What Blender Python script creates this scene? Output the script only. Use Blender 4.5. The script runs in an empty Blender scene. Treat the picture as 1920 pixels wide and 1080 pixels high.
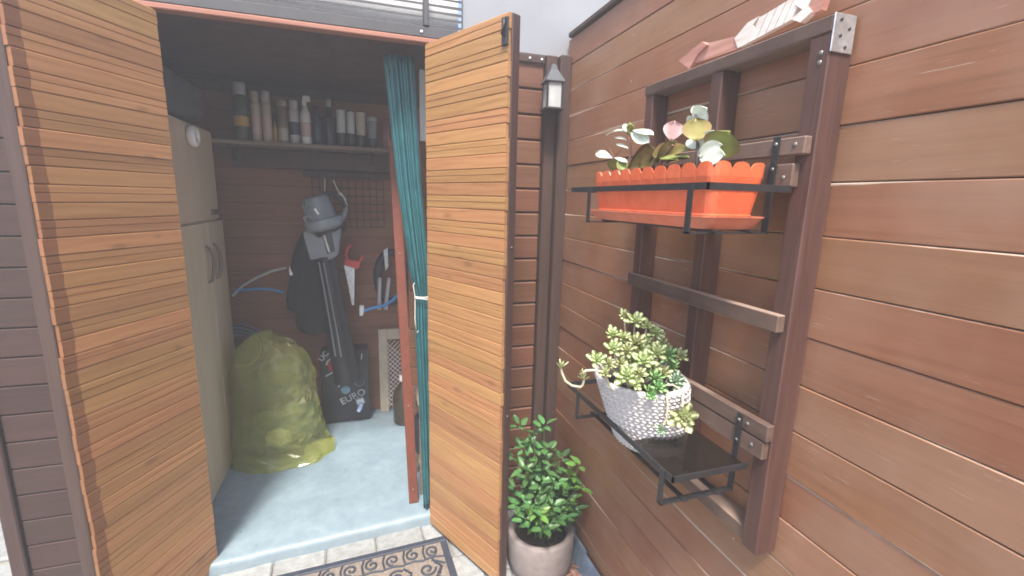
import bpy, bmesh, math, random
import numpy as np
from mathutils import Vector, Matrix, Euler, noise
random.seed(7)
R = math.radians
S = bpy.context.scene
COL = S.collection

# ------------------------------------------------------------------ camera
F_PX, CX, CY = 850.0, 960.0, 540.0
CAM = Vector((0, 0, 1.35))
up = Vector((110, 4360, 850)).normalized()
yy = Vector((-280, 174, -850)); yy = (yy - up * yy.dot(up)).normalized()
xx = yy.cross(up)
ROT = Matrix((xx, yy, up))
cam = bpy.data.cameras.new('camera'); cam_o = bpy.data.objects.new('camera', cam)
COL.objects.link(cam_o)
cam_o.matrix_world = Matrix.Translation(CAM) @ ROT.to_4x4()
cam.sensor_width = 36; cam.lens = F_PX / 1920 * 36
cam.clip_start = 0.02; cam.clip_end = 600
S.camera = cam_o

def ray(px, py):
    return ROT @ Vector((px - CX, -(py - CY), -F_PX))
def at(px, py, axis, val):
    """point where the line of sight of a photo measurement meets the plane axis=val"""
    d = ray(px, py); i = 'XYZ'.index(axis)
    return CAM + d * ((val - CAM[i]) / d[i])

# ------------------------------------------------------------------ world, sun, exposure
SUN_EL, SUN_AZ = R(61), R(200)      # azimuth measured clockwise from +Y
w = bpy.data.worlds.new('World'); S.world = w; w.use_nodes = True
wn = w.node_tree.nodes; wl = w.node_tree.links
bg = wn['Background']
sky = wn.new('ShaderNodeTexSky'); sky.sky_type = 'NISHITA'; sky.sun_disc = False
sky.sun_elevation = SUN_EL; sky.sun_rotation = SUN_AZ
sky.air_density = 1.0; sky.dust_density = 3.0; sky.ozone_density = 1.0
wl.new(sky.outputs[0], bg.inputs[0]); bg.inputs[1].default_value = 0.15
sun = bpy.data.lights.new('sun', 'SUN'); sun.energy = 3.6; sun.angle = R(12); sun.color = (1.0, 0.93, 0.84)
sun_o = bpy.data.objects.new('sun', sun); COL.objects.link(sun_o)
sdir = Vector((math.sin(SUN_AZ) * math.cos(SUN_EL), math.cos(SUN_AZ) * math.cos(SUN_EL), math.sin(SUN_EL)))
sun_o.rotation_euler = sdir.to_track_quat('Z', 'Y').to_euler()
sun_o.location = (0, 0, 6)
vs = S.view_settings
vs.view_transform = 'Standard'; vs.look = 'None'; vs.exposure = 1.27; vs.gamma = 1.0; vs.use_curve_mapping = False
S.render.engine = 'CYCLES'
S.cycles.use_denoising = True
S.cycles.max_bounces = 8; S.cycles.transparent_max_bounces = 12
S.cycles.filter_width = 1.8

# ------------------------------------------------------------------ mesh helpers
class MB:
    def __init__(s): s.v = []; s.f = []; s.sm = []
    def add(s, vs_, fs, smooth=False):
        o = len(s.v); s.v += [tuple(x) for x in vs_]
        for f in fs: s.f.append([i + o for i in f]); s.sm.append(smooth)
        return s
    def box(s, lo, hi, M=None):
        x0, y0, z0 = lo; x1, y1, z1 = hi
        p = [Vector(q) for q in ((x0,y0,z0),(x1,y0,z0),(x1,y1,z0),(x0,y1,z0),(x0,y0,z1),(x1,y0,z1),(x1,y1,z1),(x0,y1,z1))]
        if M: p = [M @ q for q in p]
        return s.add(p, [(0,3,2,1),(4,5,6,7),(0,1,5,4),(1,2,6,5),(2,3,7,6),(3,0,4,7)])
    def cbox(s, lo, hi, b=0.003, M=None):
        """box with chamfered edges"""
        bm = bmesh.new(); bmesh.ops.create_cube(bm, size=1)
        c = [(lo[i] + hi[i]) / 2 for i in range(3)]; d = [hi[i] - lo[i] for i in range(3)]
        for q in bm.verts: q.co = Vector((c[i] + q.co[i] * d[i] for i in range(3)))
        b = min(b, min(abs(t) for t in d) * .45)
        bmesh.ops.bevel(bm, geom=bm.edges[:], offset=b, segments=1, affect='EDGES')
        bm.verts.index_update()
        vs_ = [(M @ q.co) if M else q.co.copy() for q in bm.verts]
        s.add(vs_, [[q.index for q in f.verts] for f in bm.faces]); bm.free(); return s
    def tube(s, pts, r, n=8, cap=True, smooth=True):
        pts = [Vector(p) for p in pts]
        rs = r if isinstance(r, (list, tuple)) else [r] * len(pts)
        ring = []; ref = None
        for i, p in enumerate(pts):
            t = (pts[min(i+1, len(pts)-1)] - pts[max(i-1, 0)]).normalized()
            if ref is None:
                ref = Vector((0,0,1)) if abs(t.z) < .9 else Vector((1,0,0))
            u = (ref - t * ref.dot(t)).normalized(); ref = u; v_ = t.cross(u)
            ring += [p + (u * math.cos(2*math.pi*k/n) + v_ * math.sin(2*math.pi*k/n)) * rs[i] for k in range(n)]
        fs = [(i*n+k, i*n+(k+1)%n, (i+1)*n+(k+1)%n, (i+1)*n+k) for i in range(len(pts)-1) for k in range(n)]
        s.add(ring, fs, smooth)
        if cap:
            m = (len(pts)-1)*n
            s.add(ring[:n], [list(range(n))[::-1]]); s.add(ring[m:m+n], [list(range(n))])
        return s
    def lathe(s, prof, n=24, M=None, smooth=True, closed=False):
        """prof: (radius, height) pairs around local z"""
        vs_ = [Vector((r*math.cos(2*math.pi*k/n), r*math.sin(2*math.pi*k/n), z)) for r, z in prof for k in range(n)]
        if M: vs_ = [M @ q for q in vs_]
        m = len(prof)
        fs = [(i*n+k, i*n+(k+1)%n, (i+1)*n+(k+1)%n, (i+1)*n+k) for i in range(m-1) for k in range(n)]
        if closed: fs += [((m-1)*n+k, (m-1)*n+(k+1)%n, (k+1)%n, k) for k in range(n)]
        s.add(vs_, fs, smooth)
        return s
    def prism(s, outline, vec):
        """outline: list of 3d points, extruded by vec"""
        o = [Vector(p) for p in outline]; n = len(o)
        s.add(o + [p + Vector(vec) for p in o],
              [list(range(n))[::-1], list(range(n, 2*n))] + [(i, (i+1)%n, n+(i+1)%n, n+i) for i in range(n)])
        return s
    def strip(s, path, width_vec, thick):
        """flat bar swept along path points; width_vec constant, thickness added along the normal"""
        wv = Vector(width_vec) / 2
        pts = [Vector(p) for p in path]
        for a, b in zip(pts[:-1], pts[1:]):
            t = (b - a).normalized(); nrm = t.cross(wv).normalized() * thick / 2
            e = t * thick * .5
            p = [a-e-wv-nrm, a-e+wv-nrm, a-e+wv+nrm, a-e-wv+nrm, b+e-wv-nrm, b+e+wv-nrm, b+e+wv+nrm, b+e-wv+nrm]
            s.add(p, [(0,3,2,1),(4,5,6,7),(0,1,5,4),(1,2,6,5),(2,3,7,6),(3,0,4,7)])
        return s
    def mesh(s, name, fix=True):
        me = bpy.data.meshes.new(name); me.from_pydata(s.v, [], s.f)
        for p, q in zip(me.polygons, s.sm): p.use_smooth = q
        if fix:
            bm = bmesh.new(); bm.from_mesh(me)
            bmesh.ops.recalc_face_normals(bm, faces=bm.faces[:]); bm.to_mesh(me); bm.free()
        me.update(); return me
    def build(s, name, mat, parent=None, loc=None, rot=None, fix=True):
        return link(name, s.mesh(name, fix), mat, parent, loc, rot)

def link(name, me, mat, parent=None, loc=None, rot=None):
    o = bpy.data.objects.new(name, me)
    if mat is not None and len(me.materials) == 0: me.materials.append(mat)
    COL.objects.link(o)
    if parent: o.parent = parent
    if loc is not None: o.location = loc
    if rot is not None: o.rotation_euler = rot
    return o
def share(o, loc=None, rot=None, scale=None, parent=None):
    c = o.copy(); COL.objects.link(c)
    if parent is not None: c.parent = parent
    if loc is not None: c.location = loc
    if rot is not None: c.rotation_euler = rot
    if scale is not None: c.scale = scale
    return c
def tag(o, label=None, cat=None, group=None, kind=None):
    if label: o['label'] = label
    if cat: o['category'] = cat
    if group: o['group'] = group
    if kind: o['kind'] = kind
    return o
def thing(name, label, cat, loc=(0,0,0), rot=None, group=None):
    o = bpy.data.objects.new(name, None); COL.objects.link(o); o.location = loc
    o.empty_display_size = .05
    if rot is not None: o.rotation_euler = rot
    return tag(o, label, cat, group)
def part(name, loc=(0,0,0), rot=None, parent=None):
    o = bpy.data.objects.new(name, None); COL.objects.link(o); o.location = loc; o.empty_display_size = .03
    if rot is not None: o.rotation_euler = rot
    if parent: o.parent = parent
    return o
def text_mesh(body, size, depth=.0006):
    cu = bpy.data.curves.new('t', 'FONT'); cu.body = body; cu.size = size; cu.extrude = depth
    cu.align_x = 'CENTER'; cu.align_y = 'CENTER'
    o = bpy.data.objects.new('t', cu); COL.objects.link(o)
    dg = bpy.context.evaluated_depsgraph_get()
    me = bpy.data.meshes.new_from_object(o.evaluated_get(dg))
    bpy.data.objects.remove(o); bpy.data.curves.remove(cu)
    return me

# ------------------------------------------------------------------ materials
MATS = {}
def nodes(name):
    m = bpy.data.materials.new(name); m.use_nodes = True
    n = m.node_tree.nodes; l = m.node_tree.links
    return m, n, l, n['Principled BSDF']
def N(n, typ, **kw):
    q = n.new(typ)
    for k, v_ in kw.items(): setattr(q, k, v_)
    return q
def ramp(n, stops):
    r_ = n.new('ShaderNodeValToRGB'); e = r_.color_ramp.elements
    while len(e) < len(stops): e.new(.5)
    for q, (p, c) in zip(e, stops):
        q.position = p; q.color = (*c, 1) if len(c) == 3 else c
    return r_
def mixc(n, l, fac, a, b, mode='MIX'):
    q = n.new('ShaderNodeMix'); q.data_type = 'RGBA'; q.blend_type = mode
    for s_, v_ in ((q.inputs[0], fac), (q.inputs[6], a), (q.inputs[7], b)):
        if hasattr(v_, 'is_linked') or hasattr(v_, 'links'): l.new(v_, s_)
        elif isinstance(v_, (int, float)): s_.default_value = v_
        else: s_.default_value = (*v_, 1)
    return q.outputs[2]
def math_(n, l, op, a, b=None, c=None, clamp=False):
    q = n.new('ShaderNodeMath'); q.operation = op; q.use_clamp = clamp
    for i, v_ in enumerate((a, b, c)):
        if v_ is None: continue
        if hasattr(v_, 'links'): l.new(v_, q.inputs[i])
        else: q.inputs[i].default_value = v_
    return q.outputs[0]
def rcoord(n, l, mult=37.0):
    tc = n.new('ShaderNodeTexCoord'); oi = n.new('ShaderNodeObjectInfo')
    s_ = math_(n, l, 'MULTIPLY', oi.outputs['Random'], mult)
    a = n.new('ShaderNodeVectorMath'); a.operation = 'ADD'
    l.new(tc.outputs['Object'], a.inputs[0]); l.new(s_, a.inputs[1])
    return tc, oi, a.outputs[0]
def mapped(n, l, vec, scale):
    m = n.new('ShaderNodeMapping'); m.inputs['Scale'].default_value = scale
    l.new(vec, m.inputs['Vector']); return m.outputs[0]
def noise_(n, l, vec, scale, detail=5, rough=.55, dist=0):
    q = n.new('ShaderNodeTexNoise'); q.inputs['Scale'].default_value = scale
    q.inputs['Detail'].default_value = detail; q.inputs['Roughness'].default_value = rough
    q.inputs['Distortion'].default_value = dist
    l.new(vec, q.inputs['Vector']); return q.outputs['Fac']
def bump(n, l, h, strength, dist, b):
    q = n.new('ShaderNodeBump'); q.inputs['Strength'].default_value = strength; q.inputs['Distance'].default_value = dist
    l.new(h, q.inputs['Height']); l.new(q.outputs[0], b.inputs['Normal'])

def wood(name, dark, mid, light, axis=0, rough=.5, vary=.25, grain=.5, wear=None, knots=False, blot=.35, spec=.4, endstain=None):
    """stained timber: long grain on the given object axis, blotches, per-piece tone, optional worn pale edges"""
    m, n, l, b = nodes(name)
    tc, oi, vec = rcoord(n, l)
    sc = [55, 55, 55]; sc[axis] = 2.2
    g = noise_(n, l, mapped(n, l, vec, sc), 1.0, 6, .6, 1.2)
    if knots:
        sk = [9, 9, 9]; sk[axis] = 3.0
        wv = n.new('ShaderNodeTexWave'); wv.wave_type = 'BANDS'; wv.bands_direction = 'Z'
        wv.inputs['Scale'].default_value = 1.6; wv.inputs['Distortion'].default_value = 9
        wv.inputs['Detail'].default_value = 2; wv.inputs['Detail Scale'].default_value = .6
        l.new(mapped(n, l, vec, sk), wv.inputs['Vector'])
        g = math_(n, l, 'MULTIPLY_ADD', wv.outputs['Fac'], .16, math_(n, l, 'MULTIPLY', g, .84))
    cr = ramp(n, [(.25, dark), (.5, mid), (.78, light)]); l.new(g, cr.inputs[0])
    s2 = [14, 14, 14]; s2[axis] = 3.5
    bl = noise_(n, l, mapped(n, l, vec, s2), 1.0, 3, .5)
    blr = ramp(n, [(.32, (0,0,0)), (.68, (1,1,1))]); l.new(bl, blr.inputs[0])
    c = mixc(n, l, math_(n, l, 'MULTIPLY', blr.outputs[0], blot), cr.outputs[0], dark)
    if knots:
        sk2 = [34, 34, 34]; sk2[axis] = 13
        vk = n.new('ShaderNodeTexVoronoi'); vk.inputs['Scale'].default_value = .42
        l.new(mapped(n, l, vec, sk2), vk.inputs['Vector'])
        kr = ramp(n, [(.0, (1,1,1)), (.10, (.75,.75,.75)), (.16, (.1,.1,.1)), (.24, (0,0,0))]); l.new(vk.outputs['Distance'], kr.inputs[0])
        kg = math_(n, l, 'GREATER_THAN', noise_(n, l, mapped(n, l, vec, [2,2,2]), 1, 1, .5), .5)
        c = mixc(n, l, math_(n, l, 'MULTIPLY', math_(n, l, 'MULTIPLY', kr.outputs[0], kg), .45), c, tuple(q * .35 for q in dark))
    hsv = n.new('ShaderNodeHueSaturation')
    l.new(c, hsv.inputs['Color'])
    l.new(math_(n, l, 'MULTIPLY_ADD', oi.outputs['Random'], vary, 1 - vary / 2), hsv.inputs['Value'])
    l.new(math_(n, l, 'MULTIPLY_ADD', math_(n, l, 'FRACT', math_(n, l, 'MULTIPLY', oi.outputs['Random'], 7.3)), .016, .492), hsv.inputs['Hue'])
    c = hsv.outputs[0]
    if endstain is not None:
        # darker varnish where the boards end (generated x near the free end)
        sx = n.new('ShaderNodeSeparateXYZ'); l.new(tc.outputs['Generated'], sx.inputs[0])
        wob = math_(n, l, 'MULTIPLY_ADD', bl, .05, sx.outputs[0])
        e = math_(n, l, 'GREATER_THAN', wob, .945)
        c = mixc(n, l, math_(n, l, 'MULTIPLY', e, .65), c, endstain)
    if wear is not None:
        sx = n.new('ShaderNodeSeparateXYZ'); l.new(tc.outputs['Generated'], sx.inputs[0])
        d = math_(n, l, 'ABSOLUTE', math_(n, l, 'SUBTRACT', sx.outputs[2], .5))
        s3 = [70, 70, 150]; s3[axis] = 16
        nz = noise_(n, l, mapped(n, l, vec, s3), 1, 5, .7)
        s4 = [6, 6, 6]; s4[axis] = 1.5
        nz2 = noise_(n, l, mapped(n, l, vec, s4), 1, 2, .5)
        t = math_(n, l, 'MULTIPLY_ADD', nz, .07, math_(n, l, 'MULTIPLY_ADD', nz2, .34, d))
        mk = n.new('ShaderNodeMapRange'); mk.inputs[1].default_value = .705; mk.inputs[2].default_value = .735
        l.new(t, mk.inputs[0])
        # fine scratches and lifted splinters
        s5 = [60, 60, 420]; s5[axis] = 12
        sc_ = noise_(n, l, mapped(n, l, vec, s5), 1, 3, .6)
        s6 = [5, 5, 5]; s6[axis] = 4
        gate = noise_(n, l, mapped(n, l, vec, s6), 1, 1, .5)
        scr = math_(n, l, 'MULTIPLY', math_(n, l, 'GREATER_THAN', sc_, .67), math_(n, l, 'GREATER_THAN', gate, .54))
        # paint specks
        vo = n.new('ShaderNodeTexVoronoi'); vo.inputs['Scale'].default_value = 11; l.new(vec, vo.inputs['Vector'])
        sp = math_(n, l, 'MULTIPLY', math_(n, l, 'LESS_THAN', vo.outputs['Distance'], .035),
                   math_(n, l, 'GREATER_THAN', nz2, .5))
        tot = math_(n, l, 'MAXIMUM', math_(n, l, 'MAXIMUM', mk.outputs[0], math_(n, l, 'MULTIPLY', scr, .55)), sp)
        c = mixc(n, l, math_(n, l, 'MULTIPLY', tot, .8), c, wear)
        # dusty film
        du = noise_(n, l, vec, 3.5, 4, .6)
        dur = ramp(n, [(.35, (0,0,0)), (.75, (1,1,1))]); l.new(du, dur.inputs[0])
        c = mixc(n, l, math_(n, l, 'MULTIPLY', dur.outputs[0], .34), c, (.42, .30, .23))
    l.new(c, b.inputs['Base Color'])
    b.inputs['Roughness'].default_value = rough; b.inputs['Specular IOR Level'].default_value = spec
    rr = n.new('ShaderNodeMapRange'); rr.inputs[3].default_value = rough - .1; rr.inputs[4].default_value = rough + .15
    l.new(bl, rr.inputs[0]); l.new(rr.outputs[0], b.inputs['Roughness'])
    bump(n, l, g, grain, .0015, b)
    MATS[name] = m; return m

def plain(name, col, rough=.5, metal=0, vary=.12, scale=20, bmp=.0, spec=.5, sss=0, trans=0, rnd=0, dirt=None):
    m, n, l, b = nodes(name)
    tc, oi, vec = rcoord(n, l, 11)
    f = noise_(n, l, vec, scale, 5, .6)
    lo = tuple(max(0, c * (1 - vary)) for c in col); hi = tuple(min(1, c * (1 + vary)) for c in col)
    cr = ramp(n, [(.3, lo), (.7, hi)]); l.new(f, cr.inputs[0]); c = cr.outputs[0]
    if dirt is not None:
        f2 = noise_(n, l, vec, scale * .25, 4, .65)
        r2 = ramp(n, [(.45, (0,0,0)), (.7, (1,1,1))]); l.new(f2, r2.inputs[0])
        c = mixc(n, l, math_(n, l, 'MULTIPLY', r2.outputs[0], .6), c, dirt)
    if rnd:
        hsv = n.new('ShaderNodeHueSaturation'); l.new(c, hsv.inputs['Color'])
        l.new(math_(n, l, 'MULTIPLY_ADD', oi.outputs['Random'], rnd, 1 - rnd / 2), hsv.inputs['Value']); c = hsv.outputs[0]
    l.new(c, b.inputs['Base Color'])
    b.inputs['Roughness'].default_value = rough; b.inputs['Metallic'].default_value = metal
    b.inputs['Specular IOR Level'].default_value = spec
    if sss: b.inputs['Subsurface Weight'].default_value = sss; b.inputs['Subsurface Radius'].default_value = (.01, .01, .004); b.inputs['Subsurface Scale'].default_value = .5
    if trans: b.inputs['Transmission Weight'].default_value = trans
    if bmp: bump(n, l, f, bmp, .002, b)
    MATS[name] = m; return m

def leafmat(name, col, edge=None, under=None, rough=.4, rnd=.35, trans=.25):
    m, n, l, b = nodes(name)
    tc, oi, vec = rcoord(n, l, 13)
    f = noise_(n, l, vec, 40, 3, .5)
    lo = tuple(c * .75 for c in col); hi = tuple(min(1, c * 1.2) for c in col)
    cr = ramp(n, [(.3, lo), (.7, hi)]); l.new(f, cr.inputs[0]); c = cr.outputs[0]
    if edge is not None:
        sx = n.new('ShaderNodeSeparateXYZ'); l.new(tc.outputs['Generated'], sx.inputs[0])
        d = math_(n, l, 'ABSOLUTE', math_(n, l, 'SUBTRACT', sx.outputs[1], .5))
        e = n.new('ShaderNodeMapRange'); e.inputs[1].default_value = .2; e.inputs[2].default_value = .5
        l.new(d, e.inputs[0]); c = mixc(n, l, e.outputs[0], c, edge)
    hsv = n.new('ShaderNodeHueSaturation'); l.new(c, hsv.inputs['Color'])
    l.new(math_(n, l, 'MULTIPLY_ADD', oi.outputs['Random'], rnd, 1 - rnd / 2), hsv.inputs['Value'])
    l.new(math_(n, l, 'MULTIPLY_ADD', oi.outputs['Random'], .03, .485), hsv.inputs['Hue'])
    c = hsv.outputs[0]
    l.new(c, b.inputs['Base Color']); b.inputs['Roughness'].default_value = rough
    t = n.new('ShaderNodeBsdfTranslucent'); l.new(c, t.inputs[0])
    mx = n.new('ShaderNodeMixShader'); mx.inputs[0].default_value = trans
    l.new(b.outputs[0], mx.inputs[1]); l.new(t.outputs[0], mx.inputs[2])
    l.new(mx.outputs[0], n['Material Output'].inputs[0])
    MATS[name] = m; return m

def glassy(name, tint, alpha, rough=.03):
    m, n, l, b = nodes(name)
    b.inputs['Base Color'].default_value = (*tint, 1); b.inputs['Roughness'].default_value = rough
    t = n.new('ShaderNodeBsdfTransparent'); t.inputs[0].default_value = (*[min(1, .45 + c) for c in tint], 1)
    mx = n.new('ShaderNodeMixShader'); mx.inputs[0].default_value = alpha
    l.new(t.outputs[0], mx.inputs[1]); l.new(b.outputs[0], mx.inputs[2]); l.new(mx.outputs[0], n['Material Output'].inputs[0])
    MATS[name] = m; return m

W_PLANK = wood('plank_stain', (.190,.080,.036), (.245,.106,.048), (.285,.130,.062), axis=1, rough=.42, vary=.13, grain=.15, wear=(.56,.46,.38), blot=.4, spec=.5)
W_SLAT = wood('slat_varnish', (.30,.145,.054), (.40,.21,.080), (.45,.25,.105), axis=0, rough=.45, vary=.30, grain=.12, knots=True, blot=.4, endstain=(.13,.045,.022))
W_SLAT2 = wood('slat_varnish_fair', (.26,.125,.05), (.36,.188,.078), (.41,.23,.102), axis=0, rough=.45, vary=.26, grain=.12, knots=True, blot=.35)
W_DARK = wood('dark_trim', (.04,.022,.018), (.062,.034,.028), (.085,.05,.04), axis=2, rough=.55, vary=.15, grain=.3)
W_RACK = wood('rack_stain', (.055,.027,.021), (.085,.043,.033), (.115,.062,.048), axis=2, rough=.5, vary=.15, grain=.3)
W_RAIL = wood('rail_stain', (.05,.028,.022), (.08,.046,.036), (.12,.075,.06), axis=1, rough=.55, vary=.25, grain=.5, wear=(.3,.22,.18))
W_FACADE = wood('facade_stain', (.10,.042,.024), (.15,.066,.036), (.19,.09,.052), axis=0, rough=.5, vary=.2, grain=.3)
W_FACADESHADE = wood('facade_shaded', (.036,.02,.016), (.052,.028,.022), (.068,.037,.028), axis=0, rough=.7, vary=.25, grain=.3)  # facade stain darkened: shade on the left strip put into the colour
W_INSIDE = wood('inside_boards', (.16,.068,.034), (.22,.094,.047), (.26,.115,.06), axis=0, rough=.6, vary=.12, grain=.2)
W_REDTRIM = wood('red_trim', (.22,.085,.06), (.30,.125,.09), (.36,.16,.12), axis=0, rough=.5, vary=.1)
W_LATH = wood('red_lath', (.115,.032,.02), (.165,.045,.027), (.205,.06,.035), axis=2, rough=.4, vary=.1)
W_ARROWRED = wood('arrow_red', (.34,.14,.11), (.46,.22,.18), (.58,.34,.29), axis=1, rough=.7, vary=.1)
W_ARROWWHITE = wood('arrow_white', (.6,.52,.46), (.78,.72,.67), (.82,.79,.75), axis=1, rough=.7, vary=.1)
W_SHELF = wood('shelf_board', (.14,.10,.075), (.2,.15,.115), (.26,.2,.15), axis=0, rough=.6)
LAM = wood('cabinet_laminate', (.47,.365,.245), (.53,.42,.29), (.58,.465,.33), axis=2, rough=.45, vary=.06, grain=.12, blot=.25)
def concrete():
    m, n, l, b = nodes('floor_concrete'); tc, oi, vec = rcoord(n, l)
    a1 = noise_(n, l, vec, 5, 6, .65, .6); a2 = noise_(n, l, vec, 26, 6, .7); a3 = noise_(n, l, vec, 160, 3, .6)
    cr = ramp(n, [(.30,(.14,.20,.24)),(.5,(.195,.265,.31)),(.72,(.265,.34,.385))]); l.new(math_(n, l, 'MULTIPLY_ADD', a2, .4, math_(n, l, 'MULTIPLY', a1, .6)), cr.inputs[0])
    c = mixc(n, l, math_(n, l, 'MULTIPLY', math_(n, l, 'GREATER_THAN', a3, .66), .35), cr.outputs[0], (.15,.17,.18))
    vo = n.new('ShaderNodeTexVoronoi'); vo.inputs['Scale'].default_value = 15; l.new(vec, vo.inputs['Vector'])
    c = mixc(n, l, math_(n, l, 'MULTIPLY', math_(n, l, 'LESS_THAN', vo.outputs['Distance'], .05), .7), c, (.06,.06,.06))
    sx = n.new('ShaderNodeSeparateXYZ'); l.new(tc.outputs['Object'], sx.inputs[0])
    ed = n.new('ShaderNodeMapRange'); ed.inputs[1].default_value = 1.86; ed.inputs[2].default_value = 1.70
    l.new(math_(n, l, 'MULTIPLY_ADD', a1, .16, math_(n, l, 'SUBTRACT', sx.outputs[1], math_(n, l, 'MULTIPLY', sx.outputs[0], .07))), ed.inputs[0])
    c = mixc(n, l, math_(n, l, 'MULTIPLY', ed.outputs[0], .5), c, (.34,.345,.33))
    l.new(c, b.inputs['Base Color']); b.inputs['Roughness'].default_value = .45
    bump(n, l, a2, .25, .004, b); MATS['floor_concrete'] = m; return m
M_CONC = concrete()
M_PAVER = plain('paver_stone', (.28,.295,.295), .85, vary=.25, scale=120, bmp=.5, rnd=.25, dirt=(.15,.155,.15))
M_GROUND = plain('ground_sand', (.22,.2,.17), .9, vary=.4, scale=60, bmp=.4)
M_BLACK = plain('black_metal', (.022,.022,.025), .42, vary=.3, scale=60, spec=.5)
M_GALV = plain('galvanised', (.55,.58,.6), .42, metal=.8, vary=.25, scale=60)
M_STEEL = plain('screw_steel', (.22,.21,.2), .45, metal=.7)
M_ORANGE = plain('terracotta_plastic', (.62,.125,.05), .38, vary=.08, scale=30, dirt=(.66,.2,.11))
M_SAUCER = plain('saucer_plastic', (.62,.17,.09), .45, vary=.1, dirt=(.62,.27,.18))
M_SOIL = plain('soil', (.035,.026,.02), .95, vary=.6, scale=90, bmp=1)
M_KNIT = plain('knit_plastic', (.52,.50,.495), .5, vary=.08, scale=50)
M_GLASSPLATE = glassy('smoked_glass', (.03,.024,.02), .35)
M_LGLASS = glassy('lantern_glass', (.75,.78,.78), .35, .12)
M_CURTAIN = plain('teal_curtain', (.018,.098,.112), .42, vary=.25, scale=14, dirt=(.028,.135,.15))
M_WHITE = plain('white_plastic', (.75,.75,.73), .4, vary=.05)
M_ADDEDSKY = plain('added_sky_white', (.85,.86,.86), .4, vary=.03)
M_PALE = plain('pale_panel', (.85,.90,.93), .5, vary=.08, scale=3)
M_CORD = plain('white_cord', (.7,.68,.62), .7)
M_GREY = plain('blower_grey', (.165,.185,.2), .42, vary=.1)
M_TUBE = plain('blower_tube', (.012,.013,.016), .5, vary=.2)
M_BLACKCLOTH = plain('black_cloth', (.01,.011,.014), .85, vary=.3, scale=50, bmp=.4)
M_DARKBAG = plain('dark_cloth', (.05,.05,.055), .9, vary=.25, scale=20, bmp=.3)
M_CARTON = plain('black_carton', (.01,.011,.015), .35, vary=.2)
M_REDPL = plain('red_plastic', (.62,.05,.04), .4)
M_REDPRINT = plain('red_print', (.5,.04,.05), .5)
M_BLUEPRINT = plain('blue_print', (.24,.42,.5), .5)
M_BLUEHOSE = plain('blue_hose', (.05,.25,.55), .3)
M_GREYHOSE = plain('grey_hose', (.42,.42,.42), .4)
M_TEALHOSE = plain('teal_hose', (.03,.1,.13), .4)
M_PURPLE = plain('purple_hose', (.12,.06,.14), .4)
M_BEIGE = plain('beige_board', (.42,.35,.26), .7, vary=.1)
M_JUG = glassy('brown_jug', (.05,.035,.02), .85, .1)
M_CONCPOT = plain('pot_concrete', (.23,.195,.185), .85, vary=.18, scale=35, bmp=.5, dirt=(.17,.15,.14))
M_SLATE = plain('slate_blue', (.16,.22,.30), .6, vary=.3, scale=25, bmp=.4, dirt=(.24,.31,.38))
M_CHIP = plain('bark_chip', (.30,.16,.12), .8, vary=.5, scale=40, rnd=.4)
M_FASCIA = plain('weathered_fascia', (.25,.26,.28), .5, vary=.08, scale=4)
M_RUBBER = plain('mat_rubber', (.028,.036,.055), .6, vary=.3, scale=60)
M_COIR = plain('mat_coir', (.19,.16,.135), .9, vary=.4, scale=160, bmp=1)
M_STEM = plain('pale_stem', (.45,.42,.30), .5)
M_BROWNSTEM = plain('brown_stem', (.16,.075,.06), .5)
M_GREENSTEM = plain('green_stem', (.10,.16,.05), .5)
M_STONE = plain('grey_stone', (.20,.19,.175), .85, vary=.25, scale=30, bmp=.6)
L_SEDUM = leafmat('sedum_leaf', (.80,.91,.53), rnd=.2, trans=.35)
L_SEDUMD = leafmat('sedum_green', (.48,.74,.34), rnd=.2, trans=.2)
L_SEDUMB = leafmat('sedum_bluish', (.55,.70,.52), rnd=.2, trans=.15)
L_SHRUB = leafmat('shrub_leaf', (.10,.235,.075), rnd=.6, trans=.3, rough=.35)
L_SHRUBY = leafmat('shrub_young', (.19,.36,.075), rnd=.3, trans=.3, rough=.35)
L_PALE = leafmat('jade_pale', (.72,.78,.66), edge=(.8,.84,.74), rnd=.1, trans=.2)
L_OLIVE = leafmat('jade_olive', (.25,.205,.055), edge=(.29,.18,.07), rnd=.15, trans=.2)
L_GREEN = leafmat('jade_green', (.24,.29,.075), edge=(.22,.17,.06), rnd=.1, trans=.2)
L_PINK = leafmat('jade_pink', (.58,.36,.37), edge=(.72,.62,.6), rnd=.1, trans=.2)

# ------------------------------------------------------------------ ground
g = MB(); g.box((-30,-30,-.3), (30,30,-.062)); tag(g.build('ground', M_GROUND), kind='structure')
pav = part('pavement'); tag(pav, kind='structure')
a = R(3.0); pu = Vector((math.cos(a), math.sin(a), 0)); pv = Vector((-math.sin(a), math.cos(a), 0))
paver0 = None
for j in range(-5, 1):
    for i in range(-9, 4):
        c = Vector((.005, 1.665, 0)) + pu * ((i + .5) * .19 + (0 if j % 2 == 0 else .095)) + pv * ((j + .5) * .125)
        if j == 0: c = Vector((.005, 1.665, 0)) + pu * ((i + .5) * .19) + pv * .048
        if c.x > .70: continue
        if paver0 is None:
            mb = MB(); mb.cbox((-.0925,-.060,-.05), (.0925,.060,0), .006)
            o = paver0 = mb.build('paver', M_PAVER, pav)
        else: o = share(paver0)
        o.location = (c.x, c.y, -.05 + random.uniform(-.002, .001)); o.rotation_euler = (random.uniform(-.01,.01), random.uniform(-.01,.01), a)
        o.scale = (1, 1 if j < 0 else .78, 1)
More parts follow.
